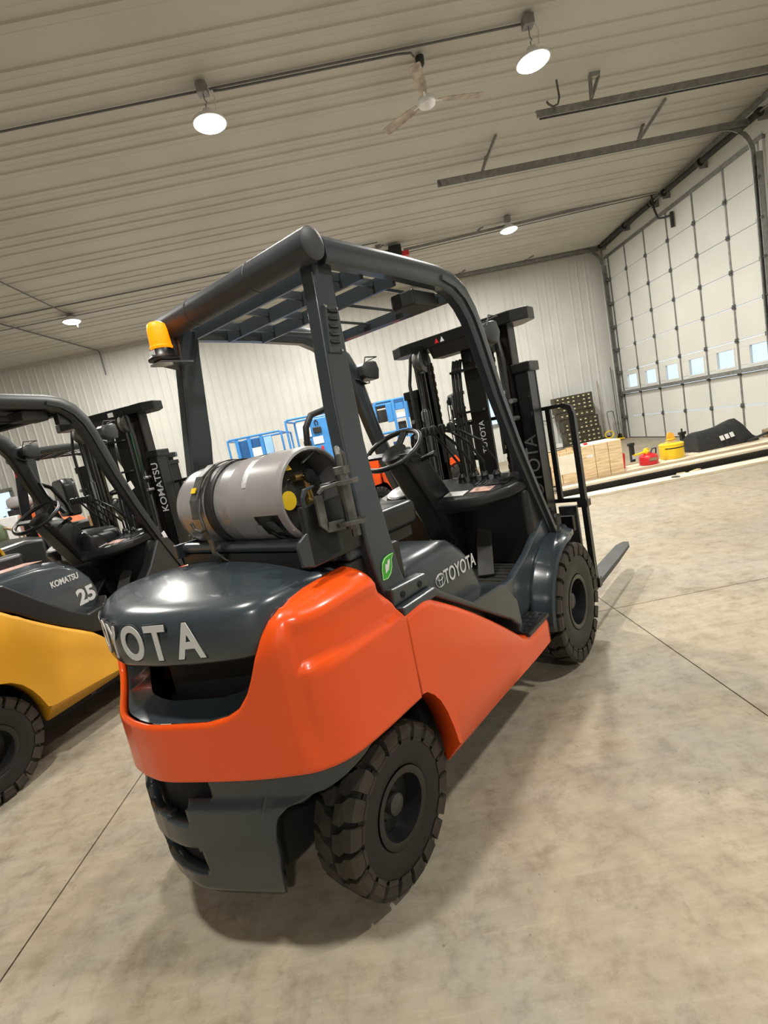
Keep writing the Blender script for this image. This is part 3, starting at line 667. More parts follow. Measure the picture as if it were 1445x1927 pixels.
def cockpit(root, m='cowlp', full=True):
    # cowl: dashboard wall across the truck
    MB().bb(1.44, 1.60, -.465, .465, .60, 1.04).build('dash_cowl', m, root, smooth=True, bev=.035, seg=4)
    # moulded tray that sweeps forward to the right, with decals and a pocket
    tp_ = [(1.60, .46), (1.34, .46), (1.25, .34), (1.215, .12), (1.195, -.12), (1.235, -.28), (1.35, -.415), (1.48, -.470), (1.60, -.455)]
    zz = lambda x: 1.045 + .16*(x-1.2)
    MB().loft([[(1.42+(x-1.42)*k, y*k, z+zz(x)) for x, y in tp_] for z, k in ((-.075, .93), (-.05, 1.0), (-.01, 1.0), (.004, .97))]).build('dash_tray', 'plas', root, smooth=True, bev=.006)
    q = Matrix.Rotation(radians(-9), 3, 'Y')
    MB().box((1.29, -.13, zz(1.29)+.006), (.075, .12, .003), q).build('warning_decal', 'white', root)
    MB().box((1.33, -.27, zz(1.33)+.006), (.075, .12, .003), q).build('warning_decal', 'decal', root)
    MB().box((1.44, -.32, zz(1.44)+.006), (.10, .13, .004), q).build('tray_pocket', 'dark', root)
    for k in range(3): MB().box((1.44, -.19-.025*k, zz(1.44)+.006), (.07, .012, .004), q).build('tray_slot', 'dark', root)
    # steering column
    MB().loft([[(x+a*.11*k, y*.085*k+.03, z) for a, y in ((-1, -.7), (-.7, -1), (.7, -1), (1, -.7), (1, .7), (.7, 1), (-.7, 1), (-1, .7))] for x, z, k in ((1.48, .66, 1.0), (1.36, .92, 1.05), (1.26, 1.08, 1.05), (1.18, 1.20, 1.0), (1.12, 1.29, .95), (1.075, 1.345, .55))]).build('steering_column', 'plas', root, smooth=True, bev=.01)
    MB().lathe([(0, .03), (.10, .028), (.115, 0), (.10, -.05), (0, -.06)], (1.27, .20, 1.09), (-.3, 0, 1), 24).build('gauge_pod', 'plas', root, smooth=True)
    MB().lathe([(0, .034), (.088, .033), (.09, .028)], (1.27, .20, 1.09), (-.3, 0, 1), 24).build('gauge_face', 'white', root)
    MB().box((1.20, .10, 1.03), (.004, .09, .045), Matrix.Rotation(radians(-15), 3, 'Y')).build('serial_label', 'white', root)
    steering(root, (1.03, .045, 1.368), .163, radians(31), full=full)
    MB().tube([(1.13, -.06, 1.29), (1.11, -.13, 1.31), (1.10, -.17, 1.315)], [.012, .012, .016], 8).build('direction_lever', 'plas', root, smooth=True)
    for k in range(4):
        y = -.06-.075*k; q = -.005-.055*k
        l = MB().tube([(1.50, y, 1.10), (1.49, y-.01, 1.20), (1.38, y+.005, 1.33), (1.36, q-.01, 1.40), (1.32, q+.01, 1.415)], .0075, 8).build('hydraulic_lever', 'plas', root, smooth=True)
        MB().lathe([(0, .03), (.018, .022), (.023, 0), (.018, -.022), (0, -.028)], (1.31, q+.012, 1.425), 'z', 12).build('lever_knob', 'plas', l, smooth=True)
        MB().lathe([(.026, 0), (.020, .02), (.024, .028), (.014, .05), (0, .052)], (1.50, y, 1.095), 'z', 12).build('lever_boot', 'plas', l, smooth=True)
    # floor and pedals
    MB().bb(.78, 1.62, -.46, .46, .585, .615).build('floor_plate', 'floorm', root)
    b = MB()
    for k in range(12): b.bb(.86+k*.05, .885+k*.05, -.42, .40, .615, .620)
    b.build('floor_ribs', 'floorm', root)
    MB().bar([(1.20, -.28, .63), (1.38, -.20, .76), (1.50, -.16, .86)], .085, .02).build('pedal', 'floorm', root, bev=.005)
    for y, w in ((-.03, .07), (.10, .05)):
        MB().bar([(1.18, y, .66), (1.34, y, .80)], w, .02).build('pedal', 'plas', root, bev=.005)
        MB().bar([(1.30, y, .77), (1.42, y, .90)], .02, .02).build('pedal_arm', 'plas', root)

def seat(root, z=1.0, x=.30, name='seat'):
    b = MB().loft([[(x+a*.225+.24, y*.235, z+dz) for a, y in ((-1, -.85), (-.85, -1), (.85, -1), (1, -.85), (1, .85), (.85, 1), (-.85, 1), (-1, .85))] for dz in (.03, .14)]).build('seat', 'vinyl', root, smooth=True, bev=.03, seg=4)
    MB().loft([[(x-.02+dx-.10*h_+t, y*k, z+.10+h_*.36) for t, y in ((0, -1), (.10, -1), (.13, 0), (.10, 1), (0, 1), (-.03, 0))] for h_, k, dx in ((0, .21, 0), (.45, .235, 0), (.85, .21, 0), (1.0, .15, 0))]).build('seat_back', 'vinyl', b, smooth=True, bev=.03, seg=4)
    MB().bb(x, x+.42, -.20, .20, z-.02, z+.04).build('seat_base', 'plas', b)

def chassis(root, rear=True):
    b = MB(); b.bb(.30, 1.75, -.40, .40, .17, .60); b.bb(-.30, .32, -.26, .26, .20, .62); b.bb(-.28, .30, -.46, .46, .575, .66)
    b.build('chassis', 'dark', root)
    MB().bb(-.07, .07, -.36, .36, .20, .34).build('steer_axle', 'black_steel', root); MB().bb(1.52, 1.72, -.40, .40, .22, .42).build('drive_axle', 'black_steel', root)
    b = MB(); b.bb(.66, .70, -.44, .44, .2, .6); b.build('cross_member', 'black_steel', root)

def panel_side(root, s, cols, m, name='side_panel', y0=.578, yb=.50, thick=.03):
    # cols: (x, zbot, zcrease, ztop); outer skin with bevelled skirt and rolled top edge
    rows = []
    for x, zb, zc, zt in cols:
        z1 = max(zc, zb+.002)
        rows.append([(x, s*(yb if zb < zc else y0-.02), zb), (x, s*y0, z1)] + [(x, s*y0, z1+(zt-.03-z1)*k/3) for k in (1, 2, 3)] + [(x, s*(y0-.006), zt-.010), (x, s*(y0-.018), zt-.001), (x, s*(y0-.05), zt)])
    return MB().grid(rows).build(name, m, root, smooth=True, solid=thick, off=-1 if s < 0 else 1)

# ================================================================== THE ORANGE AND GREY FORKLIFT
TH = .6906
T1 = thing('forklift', 'orange and dark grey gas forklift seen from behind, nearest and largest truck', 'forklift', (-.526, 1.7928, 0), pi/2-TH, 'forklifts parked in the shop')
half = spline([(-.527, 0), (-.517, -.09), (-.477, -.19), (-.405, -.34), (-.338, -.455), (-.283, -.523), (-.20, -.563), (-.08, -.576), (.118, -.578)], 110)
full = [Vector((p.x, -p.y, 0)) for p in half[:0:-1]] + half
nrm = []
for i in range(len(full)):
    t = (full[min(i+1, len(full)-1)] - full[max(i-1, 0)]).normalized(); nrm.append(Vector((t.y, -t.x, 0)))
def sk(p): return abs(p.y) if p.x < -.30 else .50 + (p.x+.30)          # running key: |y| round the back, then along the side
def pt(i, inset, z): q = full[i] - nrm[i]*inset; return (q.x, q.y, z)
TOP = [(0, .775), (.27, .777), (.33, .79), (.365, .81), (.395, .85), (.415, .895), (.435, .95), (.455, 1.0), (.475, 1.032), (.50, 1.052), (.54, 1.062), (.60, 1.068), (.76, 1.082), (.815, 1.082), (.835, 1.072), (.918, .885)]
def sm(a, b, x): x = max(0, min(1, (x-a)/(b-a))); return x*x*(3-2*x)
def AA(k, zt): return max(.012, min(.012+.105*sm(.40, .60, k), (zt-.86)*.65))
def ins(i, z):
    k = sk(full[i])
    v = .018*sm(.503, .528, k)*sm(.888, .906, z)*(1-sm(.985, 1.03, z)) - .003*sm(.5, .6, k)
    v += .007*math.exp(-((k-.512)/.014)**2)*sm(.60, .72, z)*(1-sm(1.0, 1.05, z)) + .012*sm(.90, 1.04, z)*sm(.45, .6, k)
    return v
def rim_(i, ph):
    k = sk(full[i]); zt = interp(TOP, k); A = AA(k, zt); z0 = min(zt-.014, max(.94, zt-.085-.03*0)) if zt > .96 else zt-.014
    z = z0+(zt-z0)*sin(ph); return z, ins(i, z)+A*(1-cos(ph))
rows = [[pt(i, .05, .603) for i in range(len(full))]]
for f in [0, .006, .03, .10, .2, .3, .4, .5, .6, .68, .74, .78, .81, .84, .87, .90, .93, .96, 1.0]:
    r = []
    for i in range(len(full)):
        z1, _ = rim_(i, 0); z = .60+(z1-.60)*f
        r.append(pt(i, ins(i, z)+(.008 if f == 0 else 0), z))
    rows.append(r)
for q in (12, 25, 38, 50, 62, 72, 82, 90):
    r = []
    for i in range(len(full)):
        z, d = rim_(i, radians(q)); r.append(pt(i, d, z))
    rows.append(r)
for dz, di in ((-.004, .006), (-.014, .010), (-.05, .012)):
    r = []
    for i in range(len(full)):
        z, d = rim_(i, pi/2); r.append(pt(i, d+di, z+dz))
    rows.append(r)
def topins(i): return rim_(i, pi/2)[1]
cw = MB().grid(rows).build('counterweight', 'orange', T1, smooth=True, autos=False)
# recess under the hood
rr = []
for dz, di in ((-.008, .034), (-.006, .045), (.004, .075), (.02, .11), (-.02, .13), (-.18, .14)):
    rr.append([pt(i, topins(i)+di-.018, interp(TOP, sk(full[i]))+dz) for i in range(len(full)) if sk(full[i]) < .50])
MB().grid(rr).build('grille_surround', 'grey', T1, smooth=True)
MB().prism([(pt(i, .17, 0)[0], pt(i, .17, 0)[1]) for i in range(0, len(full), 6) if sk(full[i]) < .62], 'z', .60, 1.0).build('recess_void', 'dark', T1)  # black block standing in for the shaded void behind the recess

# dark grey top hood overhanging the recess
hrows = []
hz = [(.86, .965), (.93, .948), (.985, .942), (1.0, .952), (1.004, .985), (1.002, 1.02), (.997, 1.045), (.988, 1.064), (.972, 1.079), (.950, 1.089), (.92, 1.096), (.87, 1.102), (.80, 1.107), (.65, 1.117), (.5, 1.125), (.35, 1.132), (.15, 1.138), (.0, 1.14)]
ho = spline([(-.500, 0), (-.492, -.06), (-.467, -.165), (-.422, -.275), (-.375, -.365), (-.325, -.425), (-.26, -.450), (-.12, -.455), (.13, -.458)], 60)
hf = [Vector((p.x, -p.y, 0)) for p in ho[:0:-1]] + ho
for k, z in hz:
    r = []
    for p in hf:
        x = .13 + (p.x-.13)*k if k > .5 else .13+(p.x-.13)*k; y = p.y*(k if k > .8 else .8+.2*(k/.8) - .0) if True else p.y*k
        y = p.y*k
        zz = z - .035*max(0, (x+.15)/.28)**1.0*(1 if z > 1.05 else 0)
        r.append((x, y, zz))
    hrows.append(r)
hood = MB().grid(hrows).build('rear_hood', 'grey', T1, smooth=True, autos=False)
for y in (-.142, .142):
    MB().lathe([(0, 0), (.021, 0), (.021, .003), (0, .003)], (-.262, y, 1.1045), (-.06, 0, 1), 20).build('hood_hole_disc', 'dark', hood)  # dark discs on the hood skin, the holes' shade put into the colour
def hood_at(y, z=.995):
    i = next(j for j in range(1, len(ho)) if abs(ho[j].y) >= abs(y)); f_ = (abs(y)-abs(ho[i-1].y))/(abs(ho[i].y)-abs(ho[i-1].y)); best = ho[i-1].lerp(ho[i], f_)
    t = (ho[min(i+1, len(ho)-1)]-ho[max(i-1, 0)]).normalized(); n = Vector((t.y, -t.x, 0))
    if y > 0: return Vector((best.x, -best.y, z)), Vector((n.x, -n.y, 0))
    return Vector((best.x, best.y, z)), n
for k, ch in enumerate('TOYOTA'):
    y = .205-.095*k; p, n = hood_at(y, 1.012); xd = Vector((0, 0, 1)).cross(n)
    text('letter', ch, .140, 'letter', hood, p+n*.001, xd, (0, 0, 1), .0025, .026, sx=.84)
    text('letter_rim', ch, .140, 'dark', hood, p-n*.001, xd, (0, 0, 1), .0025, .05, sx=.84)
# black hinge strip and plates between hood and tank
MB().bb(.0, .03, -.44, .44, 1.098, 1.122).build('hood_hinge', 'plas', T1, bev=.006)
MB().bb(.035, .13, -.47, -.36, 1.085, 1.125).build('hood_latch_cover', 'guardg', T1, bev=.014, seg=3)
MB().bb(.02, .30, -.47, .47, .88, 1.085).build('rear_bulkhead', 'plas', T1, bev=.01)

# lower bumper with drawbar pocket and wheel arch
BOT = [(0, .165), (.325, .170), (.345, .19), (.352, .24), (.358, .33), (.368, .41), (.385, .465), (.42, .500), (.48, .520), (.56, .540), (.66, .565), (.72, .59), (.918, .598)]
b = MB(); N_ = 34; R = []
lst = [i for i in range(len(full)) if sk(full[i]) < .74]
for j in range(N_+1):
    f = j/N_; r = []
    for i in lst:
        zb = interp(BOT, sk(full[i])); z = zb+(.603-zb)*f
        d = .012+.016*sm(.50, .525, z) + .022*sm(.40, .16, z) + .03*sm(.215, .165, z)
        r.append(pt(i, d, z))
    R.append(b.verts(r))
for j in range(N_):
    for a in range(len(lst)-1):
        c = (R[j][a].co+R[j][a+1].co+R[j+1][a].co+R[j+1][a+1].co)/4; y, z = abs(c.y), c.z
        if z > .53 and y < .20 or .455 < z <= .53 and y < .125: continue
        if .265 < z < .375 and y < .135 and ((max(0, y-.105)/.03)**2+(max(0, abs(z-.32)-.025)/.03)**2) < 1: continue
        b.face([R[j][a], R[j][a+1], R[j+1][a+1], R[j+1][a]])
bump = b.build('bumper', 'guardg', T1, smooth=True, solid=.035, off=-1)
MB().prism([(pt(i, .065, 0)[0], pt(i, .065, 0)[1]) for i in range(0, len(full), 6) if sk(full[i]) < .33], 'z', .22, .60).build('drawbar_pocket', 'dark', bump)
MB().bb(-.45, -.33, -.10, .10, .385, .45).build('drawbar_tongue', 'guardg', bump, bev=.01)
MB().cyl((-.43, 0, .30), (-.43, 0, .56), .016, 12).build('drawbar_pin', 'steel', bump, smooth=True)

# side skirts
for s in (-1, 1):
    cols = [(.127, .60, .605, .886), (.135, .598, .605, .888), (.155, .592, .60, .890), (.19, .565, .57, .893), (.22, .525, .53, .895), (.245, .47, .475, .893), (.265, .40, .405, .888), (.28, .32, .33, .880), (.29, .235, .325, .874), (.30, .225, .322, .866), (.36, .222, .32, .832), (.44, .22, .318, .785), (.55, .22, .314, .715),
            (.66, .22, .31, .640), (.76, .22, .306, .568), (.85, .222, .302, .500), (.90, .224, .300, .462), (.94, .226, .300, .440), (.98, .23, .298, .430), (1.04, .245, .297, .428), (1.12, .268, .297, .428), (1.18, .285, .298, .428), (1.195, .292, .300, .426)]
    panel_side(T1, s, cols, 'orange', 'side_skirt')
    # painted top sill above the skirt's peak, pillar foot and its slots
    MB().prism([(.125, .872), (.33, .872), (.34, .885), (.325, .905), (.125, .905)], 'y', s*.47, s*.572).build('pillar_foot', 'guardg', T1, bev=.008)
    f = MB().prism([(.12, .905), (.335, .905), (.325, .955), (.125, .965)], 'y', s*.49, s*.540).build('pillar_base', 'guardg', T1, bev=.008)
    for x in (.175, .275): MB().lathe([(0, s*.003), (.011, s*.003), (.011, 0)], (x, s*.5405, .932), 'y', 14).build('foot_bolt', 'dark', f)
    # engine hood side + kick panel + step
    MB().prism([(.34, .86), (.62, .695), (.90, .53), (.955, .475), (.96, .43), (1.0, .425), (.98, .60), (.86, .72), (.60, .74), (.34, .90)], 'y', s*.42, s*.545).build('kick_panel', 'guardg', T1, bev=.012, seg=3)
    st = MB().prism([(.955, .425), (1.205, .425), (1.205, .447), (.955, .447)], 'y', s*.42, s*.585).build('step', 'plas', T1, bev=.006)
    for a in range(5):
        for c in range(4): MB().bb(.985+a*.044, 1.010+a*.044, s*(.445+c*.033), s*(.462+c*.033), .447, .4485).build('step_slot', 'dark', st)
    # front cowl side and fender
    fc = [(x, z) for x, z in ((.88, .70), (.96, .66), (1.10, .66), (1.30, .72), (1.48, .80), (1.60, .845), (1.74, .80), (1.70, .72), (1.30, .50), (1.22, .44), (.98, .44), (.965, .55))]
    MB().prism(fc, 'y', s*.44, s*.475).build('front_side_panel', 'grey', T1, bev=.01, seg=3)
    a_ = [(a, .385) for a in range(182, 84, -7)]
    rows = []
    for y in (.46, .49, .54, .582, .592, .590):
        row = []
        for a, r in a_:
            rr_ = r + (.02 if y < .5 else 0) - (.012 if y >= .59 else 0); 
            if y == .590: rr_ -= .014
            x = 1.63+rr_*cos(radians(a)); z = .335+rr_*sin(radians(a))
            if a < 110: x = 1.63+(rr_)*cos(radians(a))+.0; z = max(z, .335+rr_*sin(radians(110))+(110-a)*.0006)
            row.append((x, s*y, z))
        row += [(1.78, s*min(y, .56), row[-1][2]-.004), (1.86, s*min(y, .50), row[-1][2]-.012)]
        rows.append(row)
    MB().grid(rows).build('front_fender', 'grey', T1, smooth=True, solid=.008)
    MB().lathe([(0, 0), (.048, 0), (.048, .012), (0, .012)], (1.69, s*.475, .735), (-.25, 0, 1), 16).build('pillar_flange', 'guardg', T1, bev=.003)
MB().bb(1.60, 1.80, -.52, .52, .70, .722).build('front_deck', 'guardg', T1, bev=.006)
MB().box((1.80, -.44, .765), (.09, .08, .075)).build('tilt_pin_block', 'plas', T1, bev=.012)
MB().lathe([(0, .05), (.022, .045), (.024, .03), (.010, .02), (.010, 0)], (1.79, -.44, .80), 'z', 12).build('tilt_pin_knob', 'plas', T1)

# engine hood under the seat
eh = [(.30, .70), (.30, .985), (.34, 1.0), (.60, .995), (.66, .980), (.72, .940), (.755, .885), (.845, .70), (.845, .60), (.55, .60)]
ehm = MB().loft([[(x if x < .4 else x-dx, y, z-dz*(z > .9)) for x, z in eh] for y, dx, dz in ((-.47, .03, .045), (-.455, .01, .018), (-.42, 0, 0), (.42, 0, 0), (.455, .01, .018), (.47, .03, .045))]).build('engine_hood', 'guardg', T1, smooth=True, bev=.01)
text('hood_lettering', 'TOYOTA', .082, 'letter', ehm, (.655, -.4725, .858), (1, 0, -.01), (.01, 0, 1), .0008, .012, sx=.76)
b = MB()
def ell(cx, cz, rx, rz): b.tube([(cx+rx*cos(2*pi*k/28), -.4725, cz+rz*sin(2*pi*k/28)) for k in range(28)], .0018, 5, close=True)
ell(.50, .862, .033, .026); ell(.50, .862, .011, .025); ell(.50, .873, .022, .011); b.build('emblem', 'letter', ehm)
seat(T1, 1.01, .32)

chassis(T1); guard(T1, 'guardg')
mast(T1, brand='TOYOTA', size=.105, outline=True); cockpit(T1)
text('cylinder_lettering', 'TOYOTA', .05, 'letter', T1, (1.879, -.05, 1.32), (0, 0, 1), (0, 1, 0), .0006, .01)
for k, (y, m_) in enumerate(((.10, 'red'), (.06, 'white'))):
    MB().loft([[(1.7585, y-.015, 1.945), (1.7585, y+.015, 1.945), (1.7585, y, 1.975)], [(1.7575, y-.015, 1.945), (1.7575, y+.015, 1.945), (1.7575, y, 1.975)]]).build('warning_decal', m_, T1)
MB().lathe([(0, 0), (.02, 0)], (0, 0, 0), 'y', 6).build('tmp', 'dark') if False else None

# louvred vent plate and decal on the right rear pillar
vp = MB().prism([(.160, 1.735), (.226, 1.735), (.240, 1.885), (.180, 1.885)], 'y', -.438, -.4540).build('vent_plate', 'guardg', T1, bev=.003)
for k in range(5):
    z = 1.765+k*.024
    MB().loft([[(.174+.004*k, -.454, z), (.217+.004*k, -.454, z), (.217+.004*k, -.454, z+.012), (.174+.004*k, -.454, z+.012)], [(.180+.004*k, -.463, z), (.211+.004*k, -.463, z), (.211+.004*k, -.461, z+.003), (.180+.004*k, -.461, z+.003)]]).build('louvre', 'dark', vp)
for x, z in ((.184, 1.878), (.234, 1.875), (.220, 1.743)): MB().lathe([(0, -.004), (.004, -.004), (.004, 0)], (x, -.454, z), 'y', 8).build('rivet', 'chrome', vp)
lf = MB()
pts = [(-.030, -.034), (-.006, -.036), (.014, -.026), (.026, -.008), (.030, .012), (.044, .026), (.020, .026), (-.002, .022), (-.018, .010), (-.026, -.008)]
lf.prism([(.160+x, 1.035+z*1.15) for x, z in pts], 'y', -.500, -.5085); lfo = lf.build('leaf_decal', 'green', T1)
MB().prism([(.160+x, 1.035+z) for x, z in ((-.010, -.024), (.008, -.014), (.018, .004), (.022, .018), (.010, .014), (.004, .002), (-.004, .008), (-.008, -.004))], 'y', -.5086, -.5092).build('leaf_bird', 'white', lfo)
MB().tube([(.160+x, -.5088, 1.035+z*1.15) for x, z in pts+[pts[0]]], .0016, 5).build('leaf_outline', 'palegreen', lfo)

# amber beacon on its bracket, left rear pillar
bc = Vector((.074, .338, 1.905))
ax = Vector((0, 0, 1))
bo = MB().lathe([(0, .0), (.060, .004), (.060, .010), (.046, .022), (.040, .045), (0, .046)], bc, ax, 28).build('beacon_base', 'plas', T1, smooth=True)
MB().lathe([(.039, .046), (.041, .05), (.038, .12), (.034, .14), (.025, .148), (0, .150)], bc, ax, 28).build('beacon_lens', 'amber', bo, smooth=True)
MB().lathe([(.042, .05), (.043, .052), (.043, .056), (.042, .058)], bc, ax, 28).build('lens_ring', 'amber', bo)
MB().bb(bc.x-.045, bc.x-.0435, bc.y-.02, bc.y+.02, bc.z+.01, bc.z+.04).build('beacon_label', 'white', bo)
MB().bb(bc.x-.03, .186, .315, .400, 1.896, 1.904).build('beacon_shelf', 'chrome', bo)
MB().prism([(.06, 1.905), (.165, 1.88), (.175, 2.0), (.155, 2.03), (.10, 2.03), (.06, 1.97)], 'y', .395, .401).build('beacon_bracket', 'steel', bo)
for x, z in ((.12, 2.0), (.14, 1.96), (.11, 1.94)): MB().lathe([(0, -.003), (.006, -.003), (.006, 0)], (x, .395, z), 'y', 10).build('bracket_hole', 'dark', bo)

# gas tank cradle with swing post, tank itself is a thing of its own
for x in (-.055, .165): MB().tube([(x, .345, 1.172), (x, -.44, 1.172)], .021, 12).build('cradle_tube', 'guardg', T1, smooth=True)
for y0_, y1_ in ((-.455, -.435), (.30, .32)):
    MB().prism([(-.10, 1.14), (.20, 1.14), (.20, 1.195), (-.10, 1.195)], 'y', y0_, y1_).build('cradle_end', 'guardg', T1, bev=.004)
MB().prism([(-.155, 1.135), (-.11, 1.122), (.02, 1.13), (.02, 1.19), (-.06, 1.215), (-.085, 1.235), (-.095, 1.27), (-.095, 1.32), (-.08, 1.338), (-.05, 1.343), (-.05, 1.351), (-.09, 1.347), (-.104, 1.325), (-.105, 1.265), (-.115, 1.225), (-.150, 1.205), (-.160, 1.19)], 'y', -.480, -.468).build('cradle_side_plate', 'guardg', T1, bev=.003)
MB().bb(-.12, .14, -.48, -.462, 1.12, 1.30).build('swing_plate', 'cowlp', T1, bev=.006)
for x in (-.04, .14): MB().bb(x-.03, x+.03, -.40, .30, 1.10, 1.152).build('cradle_foot', 'plas', T1)
h = MB()
for z in (1.215, 1.335): h.lathe([(0, 0), (.045, 0), (.045, .012), (0, .012)], (.02, -.53, z), 'z', 18)
h.bb(-.03, .06, -.53, -.48, 1.215, 1.227); h.bb(-.03, .06, -.53, -.48, 1.335, 1.347); h.cyl((.02, -.53, 1.20), (.02, -.53, 1.37), .019, 14); h.lathe([(0, 0), (.026, 0), (.026, .022), (0, .022)], (.02, -.53, 1.365), 'z', 6)
h.bar([(-.062, -.50, 1.325), (-.05, -.51, 1.338), (-.01, -.53, 1.342)], .03, .008); h.bar([(-.065, -.50, 1.32), (-.065, -.50, 1.235), (-.055, -.505, 1.223), (.0, -.52, 1.22)], .03, .008, (0, 1, 0))
h.build('swing_hinge', 'steel', T1, bev=.003)
MB().tube([(.0, -.55, 1.39), (.0, -.55, 1.42), (.02, -.53, 1.44), (.05, -.52, 1.42), (.05, -.52, 1.375)], .009, 8).build('swing_handle', 'steel', T1, smooth=True)
MB().cyl((.03, -.53, 1.175), (.03, -.53, 1.205), .014, 6).build('hinge_pin_nut', 'steel', T1)

wheel(T1, 0, -.44, -1, .265, .158, .115, 20, .015, hubr=.034)
wheel(T1, 0, .44, 1, .265, .158, .115, 20, .015, detail=False)
wheel(T1, 1.63, -.495, -1, .335, .20, .140, 22, hubr=.045, studs=8)
wheel(T1, 1.63, .495, 1, .335, .20, .140, 22, detail=False)

# propane tank lying across the truck
tk = thing('propane_tank', 'light grey propane tank strapped across the back of the orange forklift', 'gas tank', (-.526, 1.7928, 0), pi/2-TH)
cx, cz_, r0 = .055, 1.312, .152
MB().lathe([(0, .315), (.05, .310), (.10, .292), (.132, .265), (.148, .23), (.152, .20), (.152, -.085), (.1545, -.095), (.1545, -.105), (.152, -.115), (.152, -.205), (.148, -.212), (0, -.212)], (cx, 0, cz_), 'y', 56).build('tank_body', 'tank', tk, smooth=True)
# collar ring with the cut-out
b = MB(); seg = 90; rows = []
prof = [(y, .1545) for y in (-.205, -.225, -.24, -.255, -.27, -.285, -.30, -.315, -.33, -.345, -.36)] + [(-.371, .150), (-.373, .143), (-.366, .139)] + [(y, .1445) for y in (-.345, -.33, -.315, -.30, -.285, -.27, -.255, -.24)]
R = [b.verts([(cx+r*cos(2*pi*k/seg), y, cz_+r*sin(2*pi*k/seg)) for k in range(seg)]) for y, r in prof]
for j in range(len(R)-1):
    for k in range(seg):
        a = (k+.5)/seg*360; y = (prof[j][0]+prof[j+1][0])/2
        lim = interp([(192, -.228), (212, -.235), (240, -.275), (256, -.335)], a)
        if 192 < a < 258 and -.345 < y < lim: continue
        b.face([R[j][k], R[j][(k+1) % seg], R[j+1][(k+1) % seg], R[j+1][k]])
b.build('collar', 'tank', tk, smooth=True)
MB().lathe([(0, -.315), (.08, -.305), (.125, -.275), (.1435, -.235), (.1435, -.213), (0, -.213)], (cx, 0, cz_), 'y', 40).build('valve_end', 'tankin', tk, smooth=True)
MB().box((cx-.125, -.285, cz_-.075), (.004, .03, .05), Matrix.Rotation(radians(-38), 3, 'Y')).build('cut_out_label', 'steel', tk)
v = MB(); v.cyl((cx+.0, -.29, cz_+.06), (cx+.0, -.345, cz_+.06), .014, 12); v.cyl((cx-.045, -.33, cz_+.062), (cx+.04, -.33, cz_+.058), .011, 12); v.cyl((cx, -.33, cz_+.06), (cx+.01, -.33, cz_-.02), .010, 10); v.cyl((cx-.01, -.33, cz_-.02), (cx+.035, -.335, cz_-.03), .013, 10)
v.build('valve', 'brass', tk, smooth=True)
MB().lathe([(0, 0), (.02, .002), (.024, .01), (.02, .02), (0, .022)], (cx, -.365, cz_+.06), 'y', 12).build('valve_handwheel', 'plas', tk)
MB().lathe([(0, 0), (.024, 0), (.024, .004), (0, .004)], (cx-.035, -.315, cz_-.005), (0, -1, .0), 18).build('gauge_cap', 'steel', tk)
MB().lathe([(0, 0), (.030, 0), (.030, .003), (0, .003)], (cx-.098, -.345, cz_+.0), (0, -1, 0), 20).build('yellow_disc', 'brightyel', tk)
MB().lathe([(0, 0), (.017, 0), (.017, .003), (0, .003)], (cx-.075, -.345, cz_+.10), (0, -1, 0), 3).build('yellow_tag', 'brightyel', tk)
MB().bar([(cx-.01, -.345, cz_+.105), (cx+.05, -.35, cz_+.135), (cx+.07, -.35, cz_+.12)], .012, .004).build('bracket_clip', 'chrome', tk)
# labels follow the shell
def patch(name, m, a0, a1, y0, y1, skew=0, r=.1532):
    rows = []
    for k in range(9):
        a = radians(a0+(a1-a0)*k/8); rows.append([(cx+r*cos(a), y+skew*k/8, cz_+r*sin(a)) for y in (y0, y1)])
    return MB().grid(rows).build(name, m, tk)
patch('white_label', 'labelgrey', 112, 156, -.215, -.165, -.015, .1535); 
lab = patch('label_print', 'letter', 116, 150, -.197, -.173, -.015, .1538)
# straps
def strap_t(y0, y1, a0, a1, m, r, name):
    rows = []
    for k in range(33):
        a = radians(a0+(a1-a0)*k/32); rows.append([(cx+r*cos(a), y, cz_+r*sin(a)) for y in (y0, y1)])
    return MB().grid(rows).build(name, m, tk, smooth=True, solid=.004, off=1)
strap_t(-.02, .03, 0, 235, 'black_steel', .155, 'rubber_pad_band'); strap_t(.045, .085, 60, 150, 'steel', .160, 'clamp_strap')
b = MB(); b.bar([(cx-.06, .07, cz_+.155), (cx-.12, .07, cz_+.12), (cx-.165, .072, cz_+.045), (cx-.172, .072, cz_-.02)], .045, .012, (-1, 0, .2)); b.build('clamp_lever', 'steel', tk, bev=.004)
MB().bb(cx-.1765, cx-.1745, .22, .25, cz_+.05, cz_+.065) .build('lever_label', 'brightyel', tk) if False else None
MB().box((cx-.157, .071, cz_+.080), (.003, .03, .02), Matrix.Rotation(radians(32), 3, 'Y')).build('lever_label', 'brightyel', tk)
MB().tube([(cx-.17, .025, cz_+.05), (cx-.188, .02, cz_+.0), (cx-.18, .022, cz_-.055), (cx-.18, .05, cz_-.065), (cx-.182, .08, cz_-.055), (cx-.185, .09, cz_-.03)], .006, 8).build('clamp_bail', 'steel', tk, smooth=True)
MB().bar([(cx-.163, .06, cz_-.06), (cx-.150, .055, cz_-.10), (cx-.150, .05, cz_-.15), (cx-.13, .03, cz_-.185), (cx-.10, .02, cz_-.205)], .03, .006, (-1, 0, -.6)).build('lower_strap', 'steel', tk)
# black corrugated hose and seat belt loops beside the tank
MB().tube([(.33, -.25, 1.22), (.29, -.25, 1.32), (.215, -.25, 1.40), (.175, -.25, 1.47), (.185, -.25, 1.53), (.22, -.25, 1.57), (.28, -.27, 1.585), (.34, -.33, 1.58), (.30, -.40, 1.57)], .0115, 10).build('fuel_hose', 'hosem', T1, smooth=True)

